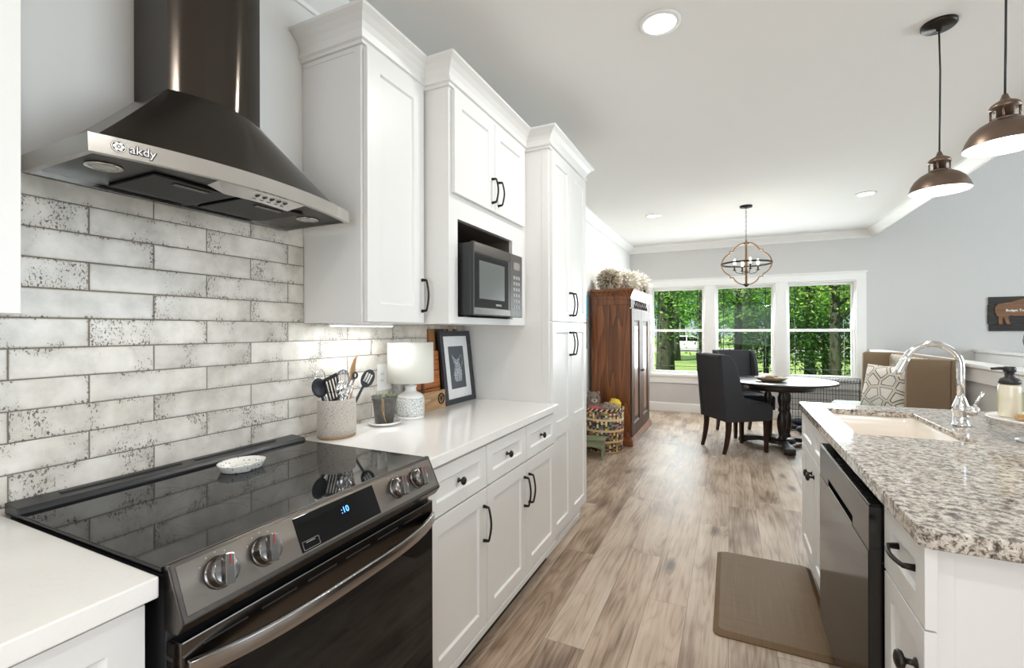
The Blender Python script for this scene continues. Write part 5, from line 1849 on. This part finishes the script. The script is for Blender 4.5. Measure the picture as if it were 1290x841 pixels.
def lump(name, label, cat, c, rad, mat, sx=1, sy=1, sz=1, seed=0, amp=0.12):
    rnd = random.Random(seed)
    m = MB(); m.ball((0, 0, 0), rad, 22, 14)
    ph = [rnd.uniform(0, 6) for _ in range(6)]
    for i, p in enumerate(m.v):
        q = p.normalized()
        d = 1 + amp * (math.sin(5 * q.x + ph[0]) * math.sin(6 * q.y + ph[1]) + 0.6 * math.sin(9 * q.z + ph[2] + 4 * q.x))
        m.v[i] = Vector((p.x * d * sx + c[0], p.y * d * sy + c[1], p.z * d * sz + c[2]))
    o = m.build(name, mat)
    return tag(o, label, cat, GB)
lump('folded_cloth', 'mottled pale cloth bundled in the middle of the woven basket', 'cloth', (BCX + 0.06, BCY - 0.02, 0.470), 0.115, mat_cells('mottled_cloth', lin((196, 182, 166)), lin((120, 96, 92)), 60, 0.2, 0.9), 1.0, 1.0, 0.55, 2)
lump('yellow_cloth', 'yellow cloth at the armoire side of the woven basket', 'cloth', (BCX + 0.11, BCY + 0.065, 0.498), 0.075, simple('yellow_plush', lin((226, 196, 66)), 0.9, var=0.1), 0.9, 1, 1.0, 3)
lump('pink_cloth', 'pinkish folded cloth lying flat on the woven basket rim', 'cloth', (BCX - 0.07, BCY - 0.11, 0.470), 0.08, simple('pink_cloth', lin((188, 92, 100)), 0.9, var=0.35, scale=25), 1.1, 0.8, 0.42, 4)
r = empty('plush_animal', (BCX - 0.11, BCY - 0.03, 0.42), 'grey-brown plush animal peeking out of the woven basket', 'plush toy', GB)
pm = simple('plush_grey', lin((128, 116, 104)), 0.95, var=0.3, scale=90, bmp=0.6)
c0 = Vector((BCX - 0.105, BCY - 0.04, 0.560))
m = MB(); m.ball(c0, 0.085, 22, 14, sx=0.9, sy=0.9, sz=1.05); m.ball(c0 - Vector((0, 0, 0.07)), 0.08, 18, 10, sz=0.7); m.build('body', pm, r)
m = MB()
for s in (-1, 1):
    m.ball(c0 + Vector((0.045 * s, 0.02 * s, 0.075)), 0.022, 12, 8)
m.build('ear', pm, r)
m = MB(); m.ball(c0 + Vector((0.028, -0.066, -0.004)), 0.034, 14, 10, sy=0.7, sz=0.75); mz = m.build('muzzle', simple('plush_cream', lin((196, 184, 168)), 0.95), r)
m = MB(); m.ball(c0 + Vector((0.037, -0.090, 0.008)), 0.010, 10, 8); m.build('nose', M['dark'], mz)
for s in (-1, 1):
    m = MB(); m.ball(c0 + Vector((0.022 + 0.032 * s, -0.068 + 0.016 * s, 0.034)), 0.008, 10, 8); m.build('eye', M['dark'], r)

# step stool
gs = wood('sage_painted_wood', lin((104, 112, 86)), lin((142, 148, 118)), 0.6, 'X', 1.0)
SXc, SYc = -1.31, 4.79
r = empty('step_stool', (SXc, SYc, 0), 'small sage green wooden step stool in front of woven basket', 'stool', rz=0.12)
local(r)
m = MB(); m.box(-0.17, 0.13, -0.10, 0.10, 0.185, 0.205); m.build('top', gs, r, bevel=0.004)
for x0 in (-0.15, 0.095):
    m = MB(); m.prism([(-0.105, 0.0), (-0.055, 0.0), (-0.03, 0.055), (0.0, 0.07), (0.03, 0.055), (0.055, 0.0), (0.105, 0.0), (0.08, 0.184), (-0.08, 0.184)], x0, x0 + 0.018, 'YZ'); m.build('leg', gs, r, bevel=0.002)
m = MB(); m.prism([(-0.131, 0.184), (0.094, 0.184), (0.094, 0.10), (0.05, 0.115), (-0.018, 0.128), (-0.09, 0.115), (-0.131, 0.10)], -0.090, -0.074, 'XZ'); m.build('apron', gs, r, bevel=0.002)

# dining table
TX, TY = 0.505, 6.10
r = empty('dining_table', (TX, TY, 0), 'round dark wood pedestal dining table by the windows', 'table')
m = MB(); m.lathe([(0, 0.732), (0.545, 0.732), (0.572, 0.738), (0.58, 0.748), (0.572, 0.758), (0.560, 0.761), (0, 0.761)], (TX, TY, 0), 72)
m.build('table_top', M['tablewood'], r)
m = MB(); m.lathe([(0.30, 0.655), (0.36, 0.665), (0.36, 0.7315), (0, 0.7315)], (TX, TY, 0), 48); m.build('apron', M['tablewood'], r)
for k in range(3):
    a = math.radians(-80 + 120 * k)
    cx, cy = TX + 0.115 * math.cos(a), TY + 0.115 * math.sin(a)
    m = MB()
    m.lathe([(0.036, 0.10), (0.040, 0.12), (0.028, 0.145), (0.034, 0.17), (0.046, 0.24), (0.050, 0.30), (0.042, 0.37), (0.026, 0.41), (0.036, 0.43), (0.036, 0.45), (0.026, 0.47), (0.040, 0.52), (0.044, 0.58), (0.030, 0.62), (0.042, 0.655)], (cx, cy, 0), 20)
    m.build('post', M['tablewood'], r)
    m = MB()
    cs, sn = math.cos(a), math.sin(a)
    rings = []
    for q, h0, h1, wd in ((0.0, 0.055, 0.10, 0.05), (0.10, 0.05, 0.105, 0.05), (0.20, 0.05, 0.098, 0.045), (0.30, 0.03, 0.085, 0.05), (0.36, 0.012, 0.085, 0.058), (0.41, 0.004, 0.070, 0.055), (0.43, 0.012, 0.045, 0.04)):
        rings.append([(TX + q * cs + wd * s_ * -sn, TY + q * sn + wd * s_ * cs, h) for s_, h in ((-1, h0), (1, h0), (1, h1), (-1, h1))])
    m.loft(rings, smooth=False)
    m.lathe([(0.03, 0.0005), (0.04, 0.006), (0.04, 0.02), (0.03, 0.03)], (TX + 0.385 * cs, TY + 0.385 * sn, 0), 16)
    m.build('foot', M['tablewood'], r, bevel=0.008)
m = MB(); m.lathe([(0, 0.058), (0.16, 0.058), (0.17, 0.07), (0.15, 0.112), (0, 0.112)], (TX, TY, 0), 30); m.build('base_plate', M['tablewood'], r)
# carved dish on the table
m = MB()
N = 36
def dish(s, z, wob):
    return [(0.415 + 0.165 * s * (1 + wob * math.sin(7 * 2 * PI * i / N)) * math.cos(2 * PI * i / N), 5.93 + 0.12 * s * (1 + wob * math.sin(7 * 2 * PI * i / N)) * math.sin(2 * PI * i / N), z) for i in range(N)]
m.loft([dish(0.5, 0.7615, 0), dish(0.72, 0.768, 0.01), dish(1.0, 0.800, 0.03), dish(1.0, 0.805, 0.03), dish(0.88, 0.80, 0.02), dish(0.6, 0.776, 0), dish(0.3, 0.772, 0)])
o = m.build('carved_dish', wood('carved_dish_wood', lin((112, 86, 62)), lin((206, 186, 156)), 0.6, 'X', 2.5)); tag(o, 'shallow carved brown wooden dish on the round dining table', 'dish')
shell = [simple('shell_cream', lin((206, 192, 168)), 0.6, var=0.2, scale=60), simple('shell_brown', lin((132, 104, 78)), 0.6, var=0.2, scale=60)]
for k in range(7):
    a = k * 0.9
    m = MB(); rr = 0.03 + 0.006 * (k % 3)
    cx, cy = 0.415 + 0.085 * math.cos(a) * (0.35 if k == 6 else 1), 5.93 + 0.055 * math.sin(a) * (0.35 if k == 6 else 1)
    m.ball((cx, cy, 0.778 + rr * 0.62), rr, 12, 8, sx=1.15, sy=0.9, sz=0.6)
    o = m.build('dried_pod', shell[k % 2]); tag(o, 'small dried pod heaped in the carved dish on the table', 'dried pod', 'dried pods in the carved dish')

# host chairs
def make_chair(label):
    r = empty('wing_chair', (0, 0, 0), label, 'chair', 'charcoal wing chairs at the round table'); local(r)
    m = MB(); m.box(-0.20, 0.275, -0.205, 0.205, 0.352, 0.47); m.build('seat_base', M['charcoal'], r, bevel=0.012, seg=3)
    m = MB(); m.box(-0.17, 0.285, -0.20, 0.20, 0.471, 0.535); m.build('seat_cushion', M['charcoal'], r, bevel=0.025, seg=4)
    m = MB(); m.prism([(-0.262, 0.345), (-0.165, 0.345), (-0.165, 0.55), (-0.235, 1.065), (-0.250, 1.075), (-0.318, 1.068), (-0.325, 1.05)], -0.21, 0.21, 'XZ'); m.build('backrest', M['charcoal'], r, bevel=0.014, seg=3)
    side = [(-0.268, 0.345), (0.270, 0.350), (0.275, 0.50), (0.255, 0.525), (0.08, 0.53), (0.0, 0.55), (-0.055, 0.60), (-0.085, 0.68), (-0.105, 0.80), (-0.135, 0.93), (-0.175, 1.02), (-0.225, 1.065), (-0.330, 1.072)]
    for s in (-1, 1):
        m = MB(); m.prism(side, s * 0.212, s * 0.258, 'XZ'); m.build('wing', M['charcoal'], r, bevel=0.012, seg=3)
    for sx_, x0, bx in ((1, 0.225, 0.0), (-1, -0.215, -0.055)):
        for sy_ in (-1, 1):
            y0 = sy_ * 0.215
            m = MB()
            rings = []
            for t in (0, 0.25, 0.5, 0.75, 1.0):
                h = 0.346 * (1 - t) + 0.0005; wd = 0.024 - 0.008 * t; xo = x0 + bx * t * t
                rings.append([(xo - wd, y0 - wd, h), (xo + wd, y0 - wd, h), (xo + wd, y0 + wd, h), (xo - wd, y0 + wd, h)])
            m.loft(rings, smooth=False); m.build('leg', M['legwood'], r, bevel=0.003)
    return r
c1 = make_chair('charcoal upholstered wing chair with its back towards the kitchen aisle')
c1.location = (0.050, 5.80, 0); c1.rotation_euler = (0, 0, math.radians(33))
c2 = copy_tree(c1)
c2['label'] = 'charcoal upholstered wing chair on the window side of the round table'
c2.location = (0.155, 6.64, 0); c2.rotation_euler = (0, 0, math.radians(-64))

# dog crate
r = empty('dog_crate', (1.17, 7.58, 0), 'black wire dog crate along the window wall behind the table', 'dog crate')
CX0, CX1, CY0, CY1, CZ = 0.725, 1.625, 7.22, 7.86, 0.655
def wire_panel(name, pts, pu, pv, nu, nv, rr=0.0022):
    """corner p, edge vectors pu, pv"""
    p = Vector(pts); pu = Vector(pu); pv = Vector(pv)
    m = MB()
    for i in range(nu + 1):
        a = p + pu * (i / nu)
        m.tube([a, a + pv], rr * (1.6 if i in (0, nu) else 1), 5)
    for j in range(nv + 1):
        a = p + pv * (j / nv)
        m.tube([a, a + pu], rr * 1.5, 5)
    m.build(name, M['ironblack'], r)
wire_panel('front_panel', (CX0, CY0, 0.02), (CX1 - CX0, 0, 0), (0, 0, CZ - 0.02), 26, 4)
wire_panel('back_panel', (CX0, CY1, 0.02), (CX1 - CX0, 0, 0), (0, 0, CZ - 0.02), 26, 4)
wire_panel('side_panel', (CX0, CY0, 0.02), (0, CY1 - CY0, 0), (0, 0, CZ - 0.02), 16, 4)
wire_panel('side_panel', (CX1, CY0, 0.02), (0, CY1 - CY0, 0), (0, 0, CZ - 0.02), 16, 4)
wire_panel('top_panel', (CX0, CY0, CZ), (CX1 - CX0, 0, 0), (0, CY1 - CY0, 0), 26, 4)
m = MB(); m.box(CX0 + 0.01, CX1 - 0.01, CY0 + 0.01, CY1 - 0.01, 0.001, 0.018); m.box(CX0 + 0.01, CX1 - 0.01, CY0 + 0.01, CY0 + 0.018, 0.018, 0.05)
m.build('tray', M['blackplastic'], r, bevel=0.003)
m = MB(); m.ball((0.90, 7.44, 0.075), 0.12, 20, 12, sx=1.2, sy=1.0, sz=0.42)
o = m.build('pet_bed', simple('navy_plush', lin((34, 38, 54)), 0.95, var=0.4, scale=50)); tag(o, 'dark navy cushion lying inside the wire dog crate', 'cushion')
m = MB()
m.tube([(0.66, 6.93, 0.018), (0.72, 7.05, 0.02), (0.86, 7.07, 0.02), (0.95, 6.98, 0.02)], 0.010, 8)
m.ball((0.86, 6.98, 0.055), 0.055, 18, 10, sx=1.6, sy=1.1, sz=0.9)
m.ball((0.93, 6.95, 0.085), 0.045, 14, 8, sx=1.1)
o = m.build('backpack', simple('navy_nylon', lin((26, 30, 42)), 0.5, var=0.3, scale=30)); tag(o, 'dark bag on the floor in front of wire dog crate', 'bag')

# settee against the stair half wall
r = empty('settee', (1.4, 5.75, 0), 'brown winged settee with tufted beige back along the stair half wall', 'settee')
SY0, SY1 = 5.02, 6.52
m = MB(); m.box(1.06, 1.60, SY0 + 0.065, SY1 - 0.065, 0.14, 0.36); m.build('seat_base', M['settee'], r, bevel=0.012)
m = MB()
pts = []
for i in range(25):
    t = i / 24
    y = SY0 + 0.068 + (SY1 - SY0 - 0.136) * t
    pts.append((0.985 + 0.10 * (abs(2 * t - 1)) ** 2.6, y))
m.prism([(1.60, SY0 + 0.068)] + pts + [(1.60, SY1 - 0.068)], 0.361, 0.528, 'XY'); m.build('seat_cushion', M['seat_pale'], r, bevel=0.03, seg=4)
# tufted back
m = MB()
NU, NV = 60, 24
for i in range(NU + 1):
    for j in range(NV + 1):
        u = i / NU; v_ = j / NV
        y = SY0 + 0.068 + (SY1 - SY0 - 0.136) * u; z = 0.40 + 0.665 * v_
        d = 0.0
        gy, gz = 0.11, 0.12
        rw = round(z / gz)
        yy = y + (gy / 2 if rw % 2 else 0)
        du = (yy / gy - round(yy / gy)) * gy; dz = z - rw * gz
        d = math.exp(-(du * du + dz * dz) / 0.0007) * 0.03
        m.v.append(Vector((1.585 + 0.04 * v_ + d, y, z)))
for i in range(NU):
    for j in range(NV):
        a = i * (NV + 1) + j
        m.f.append([a, a + 1, a + NV + 2, a + NV + 1]); m.mi.append(0); m.sm.append(True)
bk = m.build('tufted_back', M['settee_light'], r, recalc=False)
md = bk.modifiers.new('solid', 'SOLIDIFY'); md.thickness = 0.03; md.offset = 0.0
m = MB(); m.box(1.66, 1.725, SY0, SY1, 0.14, 1.085); m.build('back_panel', M['settee'], r, bevel=0.012, seg=3)
for y0 in (SY0, SY1 - 0.062):
    m = MB(); m.prism([(1.352, 0.14), (1.66, 0.14), (1.66, 1.085), (1.385, 1.088), (1.372, 1.07)], y0, y0 + 0.062, 'XZ'); m.build('wing', M['settee'], r, bevel=0.012, seg=3)
for lx in (1.10, 1.56):
    for ly in (SY0 + 0.09, SY1 - 0.09):
        m = MB(); m.lathe([(0.018, 0.0005), (0.026, 0.14)], (lx, ly, 0), 12); m.build('leg', M['legwood'], r)
# throw pillow on it
m = MB()
N = 22
for sgn in (1, -1):
    for i in range(N + 1):
        for j in range(N + 1):
            u = i / N * 2 - 1; v_ = j / N * 2 - 1
            pin = 1 - 0.10 * (1 - abs(u) ** 2) * abs(v_) ** 4 * 0 - 0
            h = 0.075 * ((1 - u ** 4) * (1 - v_ ** 4)) ** 0.6
            uu = u * (1 - 0.07 * (1 - v_ * v_)); vv = v_ * (1 - 0.07 * (1 - u * u))
            m.v.append(Vector((sgn * h, uu * 0.225, vv * 0.225 + 0.0)))
for k in range(2):
    b = k * (N + 1) ** 2
    for i in range(N):
        for j in range(N):
            a = b + i * (N + 1) + j
            m.f.append([a, a + 1, a + N + 2, a + N + 1]); m.mi.append(0); m.sm.append(True)
o = m.build('throw_pillow', M['pillow'], origin=(0, 0, 0))
o.location = (1.385, 5.68, 0.772); o.rotation_euler = (0, math.radians(14), math.radians(38))
tag(o, 'white throw pillow with black and grey geometric lines on the settee', 'pillow')

# sign on the far wall
r = empty('wall_sign', (3.31, BY - 0.01, 1.315), 'dark plank wall sign with a brown bison and white lettering', 'sign')
dkw = wood('charred_plank', lin((26, 24, 22)), lin((56, 50, 44)), 0.7, 'X', 1.0)
for z0, z1, dx in ((1.315, 1.400, 0.012), (1.403, 1.535, 0.0), (1.538, 1.655, 0.0), (1.658, 1.752, 0.008)):
    m = MB(); m.box(3.008 + dx, 3.615, BY - 0.022, BY - 0.002, z0, z1); m.build('plank', dkw, r, bevel=0.002)
bison = [(0.115, 0.60), (0.12, 0.70), (0.17, 0.79), (0.30, 0.815), (0.42, 0.845), (0.55, 0.90), (0.70, 0.96), (0.85, 0.94), (0.98, 0.84), (1.06, 0.66), (1.05, 0.45), (0.96, 0.36), (0.90, 0.42), (0.84, 0.36), (0.82, 0.16), (0.74, 0.16), (0.73, 0.38), (0.66, 0.43), (0.60, 0.44), (0.50, 0.43), (0.40, 0.46), (0.37, 0.40), (0.385, 0.28), (0.415, 0.19), (0.34, 0.19), (0.31, 0.30), (0.28, 0.40), (0.255, 0.32), (0.265, 0.19), (0.19, 0.19), (0.18, 0.32), (0.19, 0.40), (0.145, 0.46)]
m = MB(); m.prism([(3.012 + a * 0.50, 1.315 + b * 0.437) for a, b in bison], BY - 0.032, BY - 0.0225, 'XZ')
bi = m.build('bison_cutout', wood('bison_wood', lin((84, 52, 30)), lin((138, 96, 58)), 0.6, 'X', 1.2), r, bevel=0.0015)
text_mesh('sign_lettering', 'Budget To', 0.040, simple('white_print', (0.85, 0.84, 0.8), 0.6), bi, frame_mtx((3.172, BY - 0.033, 1.577), (1, 0, 0), (0, 0, 1)), 0.0004, 0.0006, align='LEFT')

# round grey vase on the landing cap
m = MB(); m.lathe([(0, 0.0), (0.05, 0.0), (0.06, 0.006), (0.12, 0.06), (0.15, 0.13), (0.13, 0.20), (0.08, 0.24), (0.05, 0.25), (0.052, 0.262), (0.042, 0.262), (0.04, 0.245), (0, 0.24)], (2.96, 6.92, 1.0755), 32, sx=0.34)
o = m.build('grey_vase', simple('grey_stoneware', lin((92, 94, 92)), 0.5, var=0.1)); tag(o, 'round dark grey vase on the landing half-wall cap', 'vase')

# ------------------------------------------------------------------ outside
m = MB(); m.box(-60, 60, BY + 0.4, 44, -0.66, -0.6)
o = struct(m, 'ground_lawn', M['lawn'])
m = MB(); m.box(-60, 60, 44, 54, -0.66, -0.595)
struct(m, 'street', simple('asphalt', lin((172, 168, 164)), 0.9, var=0.06))
m = MB(); m.box(-60, 60, 54, 130, -0.66, -0.6)
struct(m, 'ground_field', M['lawn'])
m = MB(); m.box(-9, 9, BY + 0.18, BY + 0.4, -0.66, -0.25)
struct(m, 'ground_footing', simple('concrete', lin((150, 148, 142)), 0.9))

def ray_at(px, dist):
    """ground position seen at image column px, at a given distance along the kitchen's depth axis"""
    c = (px - 645) / 582.11
    d = R_ * c + F_
    t = dist / d.y
    return d.x * t, dist

def tree(label, px, dist, cz, rx, ry, rz_, n, leaf, trunk_r, lmat, seed, group='trees outside the dining windows', trunk_h=None, lean=0.0, droop=0.0):
    rnd = random.Random(seed)
    x, y = ray_at(px, dist)
    r = empty('tree', (x, y, -0.6), label, 'tree', group)
    if trunk_r:
        m = MB()
        th = trunk_h or cz + rz_ * 0.4
        m.tube([(x, y, -0.62), (x + lean * 0.3, y, 0.6), (x + lean * 0.6, y, th * 0.55), (x + lean, y, th)], [trunk_r * 1.25, trunk_r, trunk_r * 0.85, trunk_r * 0.5], 12)
        for k in range(6):
            a = rnd.uniform(0, 2 * PI); h = rnd.uniform(0.35, 0.9) * th
            p = Vector((x + lean * h / th, y, h))
            e = p + Vector((math.cos(a) * rx * 0.55, math.sin(a) * ry * 0.55, rnd.uniform(0.3, 1.0)))
            m.tube([p, p.lerp(e, 0.5) + Vector((0, 0, 0.15)), e], [trunk_r * 0.35, trunk_r * 0.25, trunk_r * 0.1], 6)
        m.build('trunk', M['bark'], r)
    m = MB()
    clumps = []
    for k in range(max(8, n // 110)):
        z = rnd.uniform(-1, 1); a = rnd.uniform(0, 2 * PI); q = math.sqrt(1 - z * z); s = rnd.uniform(0.35, 1.0)
        clumps.append(Vector((x + lean + q * math.cos(a) * rx * s, y + q * math.sin(a) * ry * s, cz + z * rz_ * s)))
    V, Fc = [], []
    sg = 0.26 * (rx + rz_) / 2
    for k in range(n):
        c = clumps[k % len(clumps)]
        p = c + Vector((rnd.gauss(0, sg), rnd.gauss(0, sg), rnd.gauss(0, sg * 0.7) - droop * rnd.random()))
        if p.z < -0.4: p.z = -0.4 + rnd.random() * 0.3
        if p.y < BY + 1.0: p.y = BY + 1.0 + rnd.random()
        d1 = Vector((rnd.gauss(0, 1), rnd.gauss(0, 1), rnd.gauss(0, 0.6))).normalized()
        d2 = d1.cross(Vector((rnd.gauss(0, 1), rnd.gauss(0, 1), rnd.gauss(0, 1)))).normalized()
        l = leaf * rnd.uniform(0.6, 1.3)
        b = len(V)
        V += [p - d1 * l, p + d2 * l * 0.45, p + d1 * l, p - d2 * l * 0.45]
        Fc.append((b, b + 1, b + 2, b + 3))
    m.add(V, Fc)
    m.build('foliage', lmat, r, recalc=False)
    return r

tree('broad leafy tree with thick trunk in the window beside the armoire', 838, 15.0, 4.1, 2.3, 1.8, 2.9, 12000, 0.060, 0.26, M['leaf_a'], 11)
tree('slim leafy tree at the edge of the window beside the armoire', 885, 13.0, 3.9, 1.2, 1.2, 2.6, 6000, 0.055, 0.11, M['leaf_a'], 12)
tree('open leafy tree seen high in the middle window', 930, 17.0, 4.9, 2.3, 1.6, 2.6, 4200, 0.060, 0.12, M['leaf_a'], 13)
tree('low dark tree seen low in the middle window', 965, 19.0, 1.2, 1.3, 1.2, 1.0, 3500, 0.060, 0.08, M['leaf_c'], 14)
tree('bright yellow-green maple filling the window nearest the settee', 1052, 15.0, 3.4, 1.7, 1.3, 1.5, 7000, 0.065, 0.13, M['leaf_b'], 15)
tree('tall green tree behind the bright maple', 1020, 18.5, 4.0, 2.4, 1.6, 3.4, 10000, 0.070, 0.15, M['leaf_a'], 16)
tree('dark low tree with several stems under the bright maple', 1040, 16.8, 1.0, 1.9, 1.0, 0.9, 5000, 0.060, 0.09, M['leaf_c'], 17)
tree('big shade tree across the lawn behind the middle window', 940, 30.0, 6.0, 6.0, 3.0, 3.6, 2600, 0.12, 0.3, M['leaf_c'], 18)
tree('big shade tree across the lawn behind the armoire window', 850, 31.0, 5.6, 5.5, 3.0, 3.4, 5000, 0.12, 0.3, M['leaf_a'], 19)
for k, px in enumerate((770, 815, 860, 905, 950, 995, 1040, 1085, 1130)):
    tree('distant tree of the wooded row beyond the street', px, 62 + (k % 2) * 9, 4.5 + (k % 2), 3.6, 2.2, 4.0, 1300, 0.34, 0.3, M['leaf_c'] if k % 2 else M['leaf_a'], 30 + k, group='wooded row beyond the street')

# parked car on the street
cx, cy = ray_at(866, 45.0)
r = empty('parked_car', (cx, cy, -0.595), 'white parked car on the street beyond the lawn', 'car')
wp = simple('car_white', lin((228, 230, 232)), 0.25, var=0.01)
m = MB()
body = [(-2.2, 0.28), (2.2, 0.28), (2.25, 0.55), (2.15, 0.80), (1.3, 0.92), (0.75, 1.38), (-0.75, 1.42), (-1.6, 0.98), (-2.2, 0.90)]
m.prism([(cx + a, -0.595 + b) for a, b in body], cy - 0.85, cy + 0.85, 'XZ'); m.build('body', wp, r, bevel=0.08, seg=3)
m = MB()
for side_ in ([(-1.30, 0.95), (-0.72, 1.34), (-0.05, 1.34), (-0.05, 0.95)], [(0.03, 0.95), (0.03, 1.34), (0.68, 1.31), (1.12, 0.95)]):
    m.prism([(cx + a, -0.595 + b) for a, b in side_], cy - 0.862, cy - 0.845, 'XZ')
m.build('side_window', M['blackglass'], r)
for wx in (-1.35, 1.35):
    m = MB(); m.lathe([(0.0, -0.1), (0.20, -0.1), (0.33, -0.09), (0.335, 0.09), (0, 0.09)], (cx + wx, cy - 0.80, -0.595 + 0.336), 24, axis='Y')
    m.build('wheel', M['blackplastic'], r)
